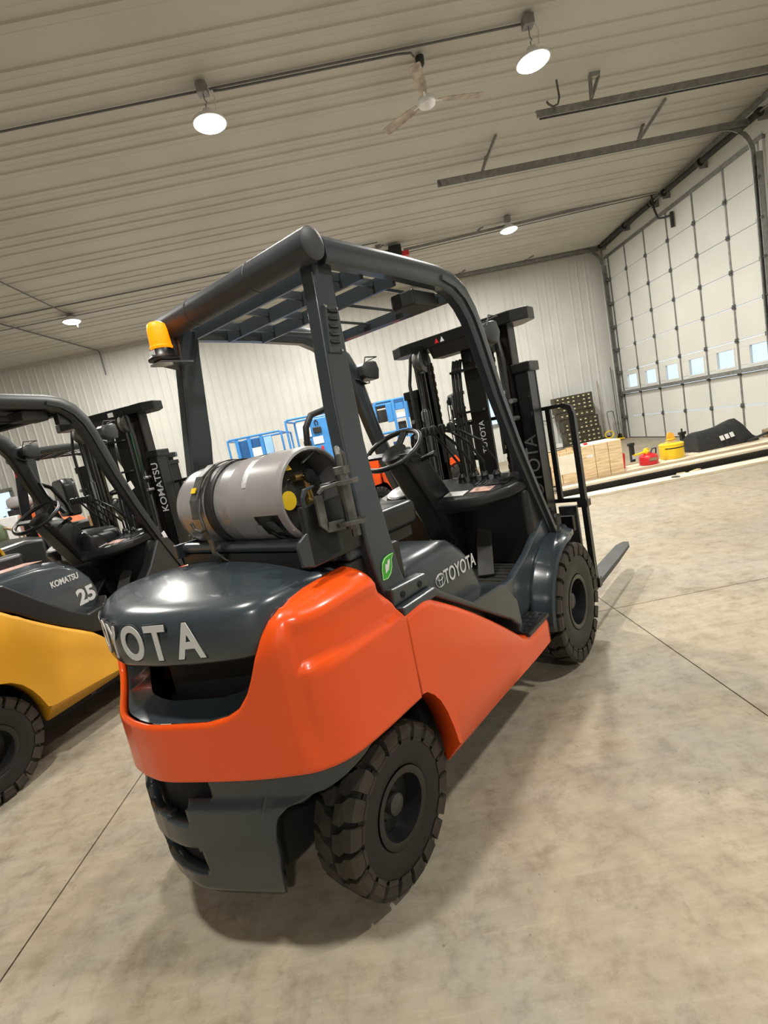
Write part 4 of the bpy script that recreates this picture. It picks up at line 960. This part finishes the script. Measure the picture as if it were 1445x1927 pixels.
# ================================================================== THE YELLOW AND BLACK FORKLIFT (left)
T2 = thing('forklift', 'yellow and black forklift with 25 on its side at the left picture edge', 'forklift', (-2.71, 2.565, 0), pi/2-.318, 'forklifts parked in the shop')
for s in (-1, 1):
    cols = [(-.02, .592, .60, 1.09), (.04, .592, .60, 1.06), (.10, .585, .59, 1.02), (.15, .565, .57, .985), (.20, .525, .53, .955), (.24, .47, .475, .925), (.27, .41, .415, .90), (.295, .34, .345, .885), (.315, .245, .335, .868), (.33, .235, .332, .855), (.42, .235, .326, .79), (.52, .235, .32, .722),
            (.62, .235, .315, .660), (.70, .235, .31, .608), (.75, .235, .306, .56), (.80, .236, .303, .50), (.86, .238, .300, .46), (.95, .25, .300, .445), (1.10, .28, .302, .44), (1.19, .295, .304, .438)]
    panel_side(T2, s, cols, 'yel', 'side_skirt', yb=.49)
    cw_ = [(x, z) for x, z in ((-.02, .60), (-.02, 1.09), (-.10, 1.10), (-.30, 1.06), (-.42, .98), (-.45, .60))]
    MB().loft([[(x, s*y, z) for x, z in cw_] for y in (.0, .46)] + [[(x*.97, s*.565, z-.02) for x, z in cw_]]).build('counterweight', 'yel', T2, smooth=True, bev=.03, seg=3)
    # black belt between skirt and hood
    MB().prism([(-.02, 1.085), (.29, .905), (.45, .775), (.72, .600), (.78, .585), (.90, .62), (.88, .80), (.84, .74), (.72, .725), (.60, .80), (.44, .93), (.28, 1.07), (-.02, 1.13)], 'y', s*.44, s*.552).build('belt_panel', 'cowlp', T2, smooth=False, bev=.014, seg=3)
    st = MB().prism([(.80, .43), (1.205, .43), (1.205, .455), (.80, .455)], 'y', s*.40, s*.585).build('step', 'plas', T2, bev=.006)
    fc = [(.84, .70), (.96, .66), (1.20, .70), (1.36, .84), (1.50, 1.02), (1.60, 1.03), (1.68, .92), (1.72, .72), (1.30, .50), (1.22, .44), (.84, .44)]
    MB().prism(fc, 'y', s*.40, s*.50).build('front_side_panel', 'cowlp', T2, bev=.02, seg=3)
    MB().loft([[(1.63+r*cos(radians(a)), s*y, .335+r*sin(radians(a))) for y in (.46, .59)] + [(1.63+(r-.01)*cos(radians(a)), s*y, .335+(r-.01)*sin(radians(a))) for y in (.59, .46)] for a, r in [(a, .39) for a in range(180, 85, -8)]]).build('front_fender', 'cowlp', T2)
hood2 = [(-.10, 1.08), (.10, 1.10), (.34, 1.115), (.55, 1.115), (.70, 1.09), (.82, 1.02), (.89, .93), (.92, .84), (.915, .75), (.87, .70), (.72, .70), (.40, .90), (-.10, 1.0)]
h2 = MB().loft([[(x if x < .3 else x-dx, y, z-dz*max(0, (z-.9)/.2)) for x, z in hood2] for y, dx, dz in ((-.475, .05, .07), (-.462, .02, .03), (-.41, 0, 0), (.41, 0, 0), (.462, .02, .03), (.475, .05, .07))]).build('engine_hood', 'grey', T2, smooth=True, bev=.012)
text('number_lettering', '25', .135, 'letter', h2, (.80, -.4765, .825), (1, 0, .06), (-.06, 0, 1), .001, .035, sx=1.0)
text('hood_lettering', 'KOMATSU', .052, 'letter', h2, (.685, -.4765, .965), (1, 0, .02), (-.02, 0, 1), .001, .03, sx=.80)
MB().prism([(.36, 1.115), (.60, 1.113), (.66, 1.100), (.40, 1.1155)], 'y', -.38, -.30).build('hood_label', 'decal', h2) if False else None
MB().bb(.36, .64, -.40, -.24, 1.1145, 1.1165).build('hood_label', 'decal', h2)
seat(T2, 1.045, .22)
MB().tube([(1.20, -.02, 1.36), (1.16, .05, 1.50), (1.20, .14, 1.60), (1.30, .16, 1.56), (1.33, .10, 1.42), (1.28, .02, 1.34)], .016, 8).build('entry_grip', 'plas', T2, smooth=True)
# yellow lever beside the seat
MB().bar([(.66, -.05, 1.12), (.67, -.05, 1.17), (.655, -.055, 1.21), (.63, -.06, 1.235)], [.05, .025, .025, .045], .022, (1, 0, 0)).build('seat_lever', 'yelk', T2, bev=.004)
chassis(T2); guard(T2, 'cowlp', h=2.075); mast(T2, h=2.075, hw=.53, brand='KOMATSU', size=.088, backrest=True, full=True); cockpit(T2, 'cowlp')
MB().loft([[(1.22, y*k+.02, z) for y in (-.20, .24)] + [(1.50, y*k+.02, z) for y in (.24, -.20)] for z, k in ((.92, .7), (1.05, 1.0), (1.16, .95), (1.19, .6))]).build('column_shroud', 'cowlp', T2, smooth=True, bev=.03, seg=3)
MB().bb(.30, 1.20, -.40, .40, 2.055, 2.075).build('roof_sheet', 'black_steel', T2)
MB().bb(1.0, 1.16, -.44, -.40, 1.94, 2.03).build('roof_label_plate', 'cowlp', T2)
for x, z in ((1.405, 1.46), (1.60, 1.03)): MB().box((x-.02, -.497, z), (.035, .004, .06), Matrix.Rotation(radians(-20), 3, 'Y')).build('pillar_label', 'white', T2)
wheel(T2, 0, -.46, -1, .27, .165, .115, 20, .02, hubr=.034, detail=True); wheel(T2, 0, .46, 1, .27, .165, .115, 20, .02, detail=False)
wheel(T2, 1.63, -.495, -1, .335, .20, .14, 22, hubr=.045, detail=False); wheel(T2, 1.63, .495, 1, .335, .20, .14, 22, detail=False)
for k, (y, m_) in enumerate(((-.30, 'green2'), (-.275, 'green2'))):
    MB().tube([(1.765, y, .5), (1.76, y, 1.2), (1.77, y+.01, 1.95)], .007, 6).build('grease_line', m_, T2)
MB().bb(1.752, 1.7585, -.15, -.10, 2.03, 2.065).build('mast_label', 'white', T2)

# ================================================================== TRUCKS FURTHER BACK
def plain_truck(label, loc, th, body, hood_m, gh=2.05, mh=1.985, do_guard=True, bkr=True):
    t = thing('forklift', label, 'forklift', loc, pi/2-th, 'forklifts parked in the shop')
    cwp = [(-.52, .22), (-.52, .95), (-.44, 1.06), (-.1, 1.10), (.12, 1.08), (.12, .60), (-.20, .56), (-.30, .50), (-.36, .20)]
    MB().loft([[(x*k, y, z-dz) for x, z in cwp] for y, k, dz in ((-.55, .75, .03), (-.50, .93, 0), (-.3, 1, 0), (.3, 1, 0), (.50, .93, 0), (.55, .75, .03))]).build('counterweight', body, t, smooth=True, bev=.02)
    for s in (-1, 1):
        panel_side(t, s, [(.127, .60, .605, .886), (.19, .565, .57, .893), (.245, .47, .475, .893), (.28, .32, .33, .880), (.29, .235, .325, .874), (.44, .22, .318, .785), (.66, .22, .31, .640), (.85, .222, .302, .500), (.98, .23, .298, .430), (1.195, .292, .300, .426)], body, 'side_skirt')
        MB().loft([[(1.63+r*cos(radians(a)), s*y, .335+r*sin(radians(a))) for y in (.42, .59)] + [(1.63+(r-.01)*cos(radians(a)), s*y, .335+(r-.01)*sin(radians(a))) for y in (.59, .42)] for a, r in [(a, .39) for a in range(180, 85, -8)]]).build('front_fender', hood_m, t)
        MB().prism([(.88, .60), (1.30, .72), (1.60, .845), (1.74, .80), (1.70, .72), (1.22, .44), (.88, .44)], 'y', s*.44, s*.475).build('front_side_panel', hood_m, t, bev=.01)
    MB().loft([[(x, y, z-dz*(z > .9)) for x, z in [(.02, .70), (.02, 1.05), (.60, .995), (.755, .885), (.845, .70), (.845, .60), (.55, .60)]] for y, dz in ((-.47, .045), (-.42, 0), (.42, 0), (.47, .045))]).build('engine_hood', hood_m, t, smooth=True, bev=.01)
    chassis(t); seat(t, 1.01, .32); cockpit(t, full=False)
    if do_guard: guard(t, 'cowlp', h=gh, lamp=do_guard == 2, full=False)
    mast(t, h=mh, full=False, backrest=bkr)
    for x, y, R_, w in ((0, .44, .265, .158), (1.63, .495, .335, .20)):
        for s in (-1, 1): wheel(t, x, s*y, s, R_, w, .115 if R_ < .3 else .14, 20, detail=False)
    return t
plain_truck('orange forklift parked crosswise beyond the mast of the nearest truck', (-.05, 10.1, 0), pi/2, 'orange', 'orange')
t4 = plain_truck('dark forklift with a bare guard behind the yellow and black forklift', (-4.44, 6.17, 0), .80, 'cowlp', 'cowlp', gh=2.07, mh=1.80)
MB().bb(.17, .21, -.10, -.03, 1.80, 2.04).build('hanging_switch', 'black_steel', t4); MB().lathe([(0, 0), (.022, 0), (.026, .05), (.02, .09), (0, .09)], (.14, .10, 1.84), 'z', 12).build('red_lamp', 'red', t4)
# tall seat back seen against the wall
MB().loft([[(x, (y+.1)*k*1.25-.1, 1.24+z*.85) for x, y in ((.47, -.34), (.61, -.36), (.65, -.10), (.61, .16), (.47, .14))] for z, k in ((0, .8), (.25, 1.0), (.48, .95), (.56, .7))]).build('high_seat_back', 'vinyl', t4, smooth=True, bev=.03, seg=3)
# small orange machine raised on pallets, far left
for k in range(4):
    p_ = thing('pallet', 'wooden pallet under the small orange machine, %s' % ('lowest of the stack', 'second from the floor', 'third from the floor', 'topmost of the stack')[k], 'pallet', (-5.90, 9.6, .14*k), .15, 'stacked pallets at the far left')
    for j in range(7): MB().bb(-.6, .6, -.5+j*.152, -.41+j*.152, .118, .138).build('deck_board', 'brown', p_)
    for y in (-.46, 0, .46): MB().bb(-.6, .6, y-.04, y+.04, .02, .118).build('stringer', 'brown', p_)
    for j in range(3): MB().bb(-.6+j*.55, -.5+j*.55, -.5, .5, 0, .02).build('bottom_board', 'brown', p_)
om = thing('tow_tractor', 'small worn orange machine with a pale tyre and white cabinet, far left', 'tractor', (-6.0, 9.45, .56), .12)
MB().loft([[(x, y, z) for x, z in ((-.55, .22), (-.55, .78), (-.20, .86), (.05, .70), (.42, .34), (.46, .20), (.30, .36), (.10, .44), (-.12, .40), (-.25, .22))] for y in (-.30, -.28, .28, .30)]).build('body', 'orange_old', om, bev=.02)
for s in (-1, 1): wheel(om, .10, s*.33, s, .235, .14, .11, 14, tyre='tyreold', lugm='tyreold', detail=False)
MB().bb(-1.0, -.62, -.25, .25, .30, .80).build('white_cabinet', 'white', om, bev=.02)
MB().lathe([(0, -.22), (.08, -.2), (.12, -.14), (.12, .14), (.08, .2), (0, .22)], (-.62, 0, 1.02), (1, .3, 0), 18).build('round_tank', 'tank', om, smooth=True)
MB().bb(-.80, -.40, -.15, .15, .80, .90).build('tank_shelf', 'black_steel', om)
gm = thing('pump_stand', 'faded olive pump stand with loose hoses at the left edge behind the forklifts', 'pump', (-5.35, 6.9, 0), .3)
for x, y in ((-.2, -.2), (.2, -.2), (.2, .2), (-.2, .2)): MB().bar([(x, y, 0), (x*.6, y*.6, 1.0)], .05, .05, (1, 0, 0)).build('leg', 'olive', gm)
MB().lathe([(0, 0), (.13, .01), (.15, .05), (.15, .30), (.10, .36), (.05, .38), (0, .38)], (0, 0, .95), 'z', 20).build('pump_body', 'olive', gm, smooth=True)
MB().lathe([(0, 0), (.17, 0), (.17, .45), (.15, .5), (0, .5)], (0, 0, .35), 'z', 20).build('motor', 'olive', gm, smooth=True)
for k in range(4):
    MB().tube([(.1, .05*k, 1.25), (.3+.05*k, .1*k-.1, 1.20-.1*k), (.38, .1*k-.15, .8), (.25-.1*k, -.2, .5), (.45, -.1*k, .12)], .012, 6).build('hose', 'brown', gm, smooth=True)
bx = thing('cardboard_box', 'small cardboard box on the dark forklift behind the yellow one', 'box', (-3.55, 6.35, 1.075), .5); 
MB().bb(-.14, .14, -.10, .10, 0, .13).build('carton', 'cardb', bx, bev=.003); MB().bb(.05, .09, -.1015, -.1, .05, .08).build('print', 'white', bx)

# ================================================================== BLUE LIFTS
def lift(label, loc, rz, w, top, panel=True, box_side=1, deep=.9):
    t = thing('personnel_lift', label, 'lift', loc, rz, 'blue lifts by the back wall')
    h0 = top-1.02
    MB().bb(-w/2, w/2, 0, deep, .10, .34).build('base', 'blue', t, bev=.02)
    for x in (-w/2+.08, w/2-.08):
        for y in (.12, deep-.12): MB().cyl((x-.04, y, .11), (x+.04, y, .11), .11, 18).build('caster', 'rubber', t)
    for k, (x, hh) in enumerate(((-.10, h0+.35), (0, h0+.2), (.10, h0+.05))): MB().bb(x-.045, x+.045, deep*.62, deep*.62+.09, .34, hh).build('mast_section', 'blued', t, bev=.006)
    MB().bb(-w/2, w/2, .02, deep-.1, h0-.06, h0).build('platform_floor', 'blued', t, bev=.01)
    for x in (-w/2+.02, w/2-.02):
        for y in (.02, deep-.12):
            MB().tube([(x, y, h0), (x, y, top-.05), (x-.03*(1 if x > 0 else -1), y, top)], .019, 10).build('rail_post', 'blue', t, smooth=True)
    for z in (top, top-.5):
        MB().tube([(-w/2+.05, .02, z), (w/2-.05, .02, z)], .019, 10).build('front_rail', 'blue', t, smooth=True)
        MB().tube([(-w/2+.05, deep-.12, z), (w/2-.05, deep-.12, z)], .019, 10).build('back_rail', 'blue', t, smooth=True)
        for x in (-w/2+.02, w/2-.02): MB().tube([(x, .02, z-.02), (x, deep-.12, z-.02)], .019, 10).build('side_rail', 'blue', t, smooth=True)
    if panel == 1:   # control tower with side bins, framed window and manual pouch
        for x in (-.08, .12): MB().bb(x-.022, x+.022, -.02, .02, top-1.0, top).build('tower_upright', 'blue', t, bev=.004)
        MB().bb(-.20, -.10, -.01, .06, top-.34, top-.04).build('side_bin', 'blue', t, bev=.008); MB().bb(.145, .25, -.01, .06, top-.32, top-.04).build('side_bin', 'blue', t, bev=.008)
        MB().bb(-.055, .095, .0, .03, top-.17, top-.06).build('control_panel', 'blue', t, bev=.006)
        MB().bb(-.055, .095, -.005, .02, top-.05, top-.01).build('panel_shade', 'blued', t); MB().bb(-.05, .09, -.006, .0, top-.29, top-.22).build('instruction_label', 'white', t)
        MB().bb(-.055, .095, -.02, .02, top-.31, top-.295).build('tower_rung', 'blue', t); MB().bb(-.055, .095, -.02, .02, top-.62, top-.60).build('tower_rung', 'blue', t)
        MB().bb(-.045, .085, .03, .12, top-.60, top-.36).build('battery_box', 'black_steel', t, bev=.01); MB().bb(-w/2+.04, -.20, .05, .16, top-.32, top-.12).build('charger', 'black_steel', t, bev=.01)
    elif panel == 2:
        MB().bb(-.02, w/2-.04, .0, .03, top-1.0, top-.06).build('control_panel', 'blue', t, bev=.01); MB().bb(-.20, .02, -.02, -.015, top-.34, top-.10).build('instruction_label', 'white', t)
        MB().bb(-.14, -.01, -.02, -.012, top-.62, top-.40).build('manual_box', 'black_steel', t, bev=.01); MB().bb(.06, .20, -.03, -.01, top-.30, top-.20).build('control_box', 'black_steel', t, bev=.01)
        MB().bb(.03, .20, -.012, -.004, top-.48, top-.36).build('instruction_label', 'white', t); MB().tube([(.12, -.01, top-.17), (.10, -.01, top-.12), (.13, -.01, top-.08), (.16, -.01, top-.12), (.15, -.01, top-.17)], .008, 6).build('lanyard_hook', 'black_steel', t)
        MB().bb(.14, .18, -.03, -.01, top-.62, top-.52).build('stop_button', 'red', t, bev=.01)
    else:
        for x in (-w*.32, -w*.10, w*.12): MB().bb(x-.03, x+.03, -.015, .02, top-.9, top-.02).build('gate_upright', 'blue', t)
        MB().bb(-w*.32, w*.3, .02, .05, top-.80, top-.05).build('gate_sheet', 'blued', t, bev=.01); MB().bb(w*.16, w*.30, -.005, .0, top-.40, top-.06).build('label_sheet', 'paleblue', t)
        MB().bb(-w*.08, w*.10, -.012, -.004, top-.42, top-.22).build('instruction_label', 'white', t)
    return t
lift('blue personnel lift with a control tower seen behind the steering wheel', (.53, 8.2, 0), .02, .80, 1.99, 1)
lift('blue personnel lift with a white instruction sheet, left of the roof pillar', (-.98, 8.5, 0), -.05, .80, 2.02, 2)
lift('blue personnel lift farthest left with a sheet metal gate, above the gas tank', (-2.14, 9.5, 0), .0, 1.06, 1.93, 3, deep=1.3)

# ================================================================== FLOOR ITEMS BY THE BIG DOOR
tag(MB().bb(-1.9, 1.9, -.14, .14, 0, .038).build('plank', 'pine', bev=.003), 'long pale plank lying flat on the floor, nearest to the camera', 'plank').location = (4.55, 7.22, 0)
bm_ = thing('steel_beam', 'dark steel beam lying under the raised boards', 'beam', (4.7, 7.62, 0), .03)
MB().prism([(-.06, 0), (.06, 0), (.06, .012), (.006, .012), (.006, .088), (.06, .088), (.06, .10), (-.06, .10), (-.06, .088), (-.006, .088), (-.006, .012), (-.06, .012)], 'x', -2.0, 2.2).build('i_profile', 'black_steel', bm_)
bm2 = thing('steel_beam', 'second dark steel beam farther back under the raised boards', 'beam', (4.7, 8.75, 0), .03)
MB().prism([(-.06, 0), (.06, 0), (.06, .012), (.006, .012), (.006, .088), (.06, .088), (.06, .10), (-.06, .10), (-.06, .088), (-.006, .088), (-.006, .012), (-.06, .012)], 'x', -1.8, 2.1).build('i_profile', 'black_steel', bm2)
for k, (y, w, m_, lab) in enumerate(((7.68, .20, 'pine', 'pale board on the steel beam in front of the crate and the cans'), (7.90, .18, 'brown', 'brown weathered board just behind the front pale board'), (8.14, .24, 'pine', 'wide pale board under the wooden crate and cans'), (8.42, .24, 'pine', 'pale board under the yellow can'), (8.70, .22, 'brown', 'brown board under the black canvas bag'))):
    o = tag(MB().bb(-2.05+.1*k, 2.1+.12*k, -w/2, w/2, .0, .038).build('board', m_, bev=.003), lab, 'board', 'boards laid over the beams'); o.location = (4.75, y, .102); o.rotation_euler = (0, 0, .03)
crate = thing('wooden_crate', 'open plywood crate with debris on top, right of the forklift mast', 'crate', (3.30, 8.16, .142), .0)
L_, D_, Hh = 1.16, .46, .52
for k, (x0, x1) in enumerate(((-.58, -.42), (-.41, -.12), (-.11, .14), (.15, .36), (.37, .58))):
    MB().bb(x0, x1, -D_/2-.02, -D_/2, 0, Hh-(.03 if k == 1 else 0)).build('front_panel', 'ply', crate, bev=.002)
    MB().bb(x0, x1, D_/2, D_/2+.02, 0, Hh).build('back_panel', 'ply', crate)
MB().bb(-.58, -.56, -D_/2, D_/2, 0, Hh).build('end_panel', 'ply', crate); MB().bb(.56, .58, -D_/2, D_/2, 0, Hh).build('end_panel', 'ply', crate)
MB().bb(-.56, .56, -D_/2, D_/2, 0, .02).build('bottom_panel', 'ply', crate)
MB().bb(-.02, .58, -D_/2-.01, D_/2+.01, Hh, Hh+.018).build('lid_panel', 'pine', crate, bev=.002)
MB().bb(-.56, -.02, -.02, D_/2, Hh-.10, Hh-.08).build('inner_shelf', 'ply', crate)
MB().box((-.30, -D_/2-.021, .30), (.30, .002, .30)).build('pale_label', 'white2', crate); MB().box((.06, -D_/2-.022, .36), (.10, .002, .05)).build('paper_tag', 'white', crate)
tag(MB().bb(-.03, .03, -.02, .02, 0, .03).build('clamp', 'red', bev=.008), 'small red clamp lying on the plywood crate', 'clamp').location = (3.36, 8.02, .682)
for k, (x, y, rz, lab) in enumerate(((2.90, 8.10, .4, 'grey metal strip lying across the crate opening'), (3.08, 8.22, -.5, 'dark bar lying across the crate opening'))):
    o = tag(MB().bb(-.20, .20, -.025, .025, 0, .015).build('metal_strip', 'steel' if k == 0 else 'black_steel'), lab, 'metal strip'); o.location = (x, y+.03, .664+.017*k); o.rotation_euler = (0, 0, rz)
ft = thing('foot_pedal', 'grey folding arm standing in the left end of the crate', 'arm', (2.80, 8.28, .60), .2)
MB().bar([(0, 0, 0), (-.05, 0, .12), (-.14, 0, .30)], .05, .03).build('arm', 'steel', ft, bev=.006); MB().cyl((-.10, -.04, .2), (-.10, .04, .2), .02, 10).build('pivot', 'black_steel', ft)
tag(MB().tube([(0, 0, 0), (.01, 0, .15), (.0, 0, .34)], [.022, .014, .02], 10).build('yellow_handle', 'brightyel', smooth=True), 'yellow handle standing up behind the left end of the crate', 'handle').location = (2.97, 8.44, .20)
rb = thing('red_container', 'small red container right beside the plywood crate', 'container', (4.02, 8.34, .142)); MB().lathe([(0, 0), (.085, 0), (.10, .24), (.092, .245), (.08, .02), (0, .02)], (0, 0, 0), 'z', 24).build('shell', 'red', rb, smooth=True)
rc = thing('safety_gas_can', 'red metal safety gas can with a yellow funnel spout', 'gas can', (4.44, 8.20, .142))
MB().lathe([(0, 0), (.135, 0), (.145, .01), (.145, .13), (.13, .155), (.06, .19), (.045, .20), (0, .20)], (0, 0, 0), 'z', 32).build('can_body', 'red', rc, smooth=True)
MB().lathe([(.146, .06), (.148, .065), (.146, .07)], (0, 0, 0), 'z', 32).build('seam', 'red', rc)
MB().tube([(.02, -.05, .19), (.05, -.05, .25), (.13, -.02, .25), (.12, -.02, .15)], .012, 8).build('carry_handle', 'black_steel', rc, smooth=True)
MB().lathe([(0, 0), (.05, 0), (.05, .03), (.02, .04), (.012, .24), (.0, .24)], (-.03, -.02, .215), (-1, -.1, -.08), 20).build('funnel', 'brightyel', rc, smooth=True)
MB().tube([(-.03+.045*cos(a), -.02, .235+.035*sin(a)) for a in [2*pi*k/16 for k in range(16)]], .010, 8, close=True).build('spout_ring', 'brightyel', rc, smooth=True)
MB().box((.0, -.146, .09), (.12, .002, .05)).build('label', 'brown', rc)
yc = thing('oily_waste_can', 'yellow round waste can with a propped foot lid', 'waste can', (4.93, 8.36, .142))
MB().lathe([(0, 0), (.175, 0), (.185, .012), (.185, .225), (.19, .23), (.19, .245), (.18, .25), (.12, .275), (.0, .28)], (0, 0, 0), 'z', 36).build('can_body', 'brightyel', yc, smooth=True)
MB().lathe([(.12, .276), (.17, .252), (.16, .258), (.0, .283)], (0, 0, 0), 'z', 36).build('lid_top', 'brown', yc, smooth=True)
MB().lathe([(.175, .20), (.187, .195), (.187, .180), (.175, .176)], (0, 0, 0), 'z', 36).build('band', 'brightyel', yc)
a = MB(); a.grid([[(.1875*cos(t), .1875*sin(t), z) for t in [radians(-150+110*k/16) for k in range(17)]] for z in (.172, .190)]); a.build('dark_stripe', 'dark', yc)
MB().lathe([(0, 0), (.07, 0), (.075, .008), (.07, .016), (0, .016)], (.0, .0, .36), (.1, -1, .15), 24).build('raised_lid', 'yelk', yc, smooth=True)
MB().tube([(-.07, .0, .30), (-.075, -.02, .32), (.0, -.07, .325), (.075, -.02, .32), (.07, 0, .30)], .011, 8).build('lid_handle', 'brightyel', yc, smooth=True)
for k, (x, y, hh, lab) in enumerate(((4.665, 9.15, .44, 'black post with an angled head behind the red gas can'), (5.62, 9.15, .46, 'taller black post with a hook behind the yellow can'))):
    p_ = thing('jack_post', lab, 'post', (x, y, 0), .2, 'black posts behind the boards')
    MB().bb(-.035, .035, -.03, .03, 0, hh).build('post', 'black_steel', p_, bev=.004); MB().bb(-.06, .05, -.035, .035, hh-.05, hh).build('head', 'black_steel', p_, bev=.006)
    MB().bb(-.03, .03, -.0315, -.03, .14, .22).build('label', 'white', p_)
    if k: MB().tube([(.03, 0, hh-.03), (.08, 0, hh-.05), (.08, 0, hh+.0)], .012, 6).build('hook', 'black_steel', p_); MB().bb(-.01, .01, -.01, .01, hh, hh+.06).build('pin', 'black_steel', p_)
# black canvas bag
cb = thing('canvas_bag', 'black canvas cover with three white patches slumped on the boards', 'cover', (5.38, 8.62, .142), .03)
prof_ = [(0, .0, .31), (.10, .01, .33), (.30, .02, .33), (.5, .03, .35), (.68, .05, .40), (.82, .07, .43), (.93, .10, .35), (1.03, .13, .22), (1.12, .16, .10), (1.16, .18, .03)]
rows = []
for x, y, z in prof_:
    rows.append([(x-.04*(z < .31 and x < .05), -.26+y*.6, 0), (x+.02, -.22+y*.6, z*.45), (x+.03, -.16+y, z*.85), (x+.03, -.08+y, z), (x+.03, .05+y, z*.97), (x+.03, .18+y*.6, z*.7), (x+.02, .30, z*.3), (x, .34, 0)])
b = MB().grid(rows); b.face([v for v in b.b.verts[:8]]) if False else None
bb_ = MB(); bb_.loft(rows); cbo = bb_.build('cover', 'canvas', cb, smooth=True, bev=.015, seg=2)
for k in range(3): MB().box((.42+.095*k, -.262+.01*k, .165+.012*k), (.065, .004, .085), Matrix.Rotation(radians(-8), 3, 'Y') @ Matrix.Rotation(radians(-20), 3, 'X')).build('patch', 'white', cbo)
dr = thing('drill_machine', 'brown metal tool lying on the boards at the right picture edge', 'tool', (6.72, 8.55, .142), .3)
MB().bb(0, .30, -.10, .10, 0, .14).build('housing', 'brown', dr, bev=.02); MB().cyl((-.5, -.03, .03), (.02, 0, .08), .022, 10).build('tube', 'black_steel', dr)
for k, (x, y, rz, l, lab) in enumerate(((4.72, 7.46, .5, .22, 'broken piece of wood on the near side of the beam'), (4.50, 7.45, -.2, .12, 'second splinter of wood beside the broken piece'))):
    o = tag(MB().bb(-l/2, l/2, -.03, .03, 0, .035).build('wood_scrap', 'ply', bev=.004), lab, 'wood scrap'); o.location = (x, y, .0); o.rotation_euler = (0, 0, rz)
o = tag(MB().lathe([(0, 0), (.055, 0), (.06, .012), (.03, .02), (0, .02)], (0, 0, 0), 'z', 18).build('metal_puck', 'steel', smooth=True), 'small round metal piece on the pale plank', 'metal disc'); o.location = (4.25, 7.18, .038)

# parts cabinets stacked by the back wall
random.seed(3)
zc = .12
tag(MB().bb(-.58, .62, -.20, .20, 0, .12).build('cabinet_plinth', 'black_steel', bev=.01), 'black plinth under the stack of small drawer cabinets', 'plinth').location = (6.02, 14.62, 0)
for k, (dx, hh, w, rows_, rz) in enumerate(((.06, .40, 1.06, 3, .04), (.02, .36, 1.06, 3, .05), (-.06, .20, 1.08, 1, .02), (-.10, .46, 1.10, 4, -.03))):
    c = thing('drawer_cabinet', 'olive metal parts cabinet with small labelled drawers, %s' % ('lowest of the stack by the back wall', 'second from below in its stack', 'thin third one in its stack', 'topmost of the stack by the back wall')[k], 'cabinet', (6.0+dx, 14.62, zc), rz, 'parts cabinets by the back wall')
    MB().bb(-w/2, w/2, -.15, .15, 0, hh-.004).build('case', 'cabin', c, bev=.004)
    n = 7; dh = (hh-.03)/rows_
    for r in range(rows_):
        for q in range(n):
            dxx = -w/2+.03+(w-.06)/n*(q+.5); z = .015+dh*(r+.5)
            d = MB().bb(dxx-(w-.06)/n/2+.006, dxx+(w-.06)/n/2-.006, -.165, -.15, z-dh/2+.008, z+dh/2-.008).build('drawer', 'cabin', c, bev=.002, seg=1)
            if random.random() < .88: MB().bb(dxx-.028, dxx+.022, -.168, -.165, z-.012, z+.018).build('drawer_label', 'labelm', d)
    zc += hh
tag(MB().bb(-.07, .07, -.1, .1, 0, .24).build('white_box', 'white', bev=.006), 'white box at the left foot of the drawer cabinets', 'box').location = (5.33, 14.55, 0)
hc = thing('hand_cart', 'yellow and grey hand cart leaning by the back wall near the door', 'cart', (7.02, 14.62, 0), .1)
for x in (-.10, .10): MB().tube([(x, 0, .12), (x, .10, .80), (x+.02, .12, .84)], .012, 8).build('upright', 'steel', hc, smooth=True)
MB().tube([(-.10, .10, .80), (-.08, .12, .86), (.08, .12, .86), (.10, .10, .80)], .012, 8).build('handle', 'steel', hc, smooth=True); MB().bb(-.16, .16, -.22, .02, .03, .06).build('toe_plate', 'brightyel', hc)
for x in (-.17, .17): MB().cyl((x-.025, .03, .09), (x+.025, .03, .09), .09, 18).build('wheel', 'rubber', hc)
MB().tube([(-.22+.13*cos(a), -.1, .22+.10*sin(a)) for a in [2*pi*k/18 for k in range(18)]], .018, 8, close=True).build('yellow_hose_coil', 'brightyel', hc, smooth=True)
for k, (x, hh, lab) in enumerate(((6.84, 1.80, 'long grey handle leaning on the back wall beside the door'), (7.28, 2.12, 'longest grey pole leaning in the corner by the door'))):
    b = thing('broom', lab, 'broom', (x, 14.86, 0), 0, 'long handled tools in the corner')
    MB().cyl((0, 0, .12), (0, .06, hh), .013, 8).build('handle', 'steel' if k else 'brown', b); MB().loft([[(-w, -.03, z), (w, -.03, z), (w, .03, z), (-w, .03, z)] for z, w in ((0, .13), (.13, .06))]).build('bristles', 'brightyel' if k else 'black_steel', b)
tag(MB().tube([(4.9, 14.95, .98), (5.2, 14.93, .95), (5.45, 14.93, 1.0)], .012, 6).build('air_hose', 'hosem', smooth=True), 'black cable along the back wall left of the drawer cabinets', 'cable')
sc_ = 0
for k, (x, y) in enumerate(((3.05, 5.9), (1.6, 4.4), (3.3, 4.9))):
    pass
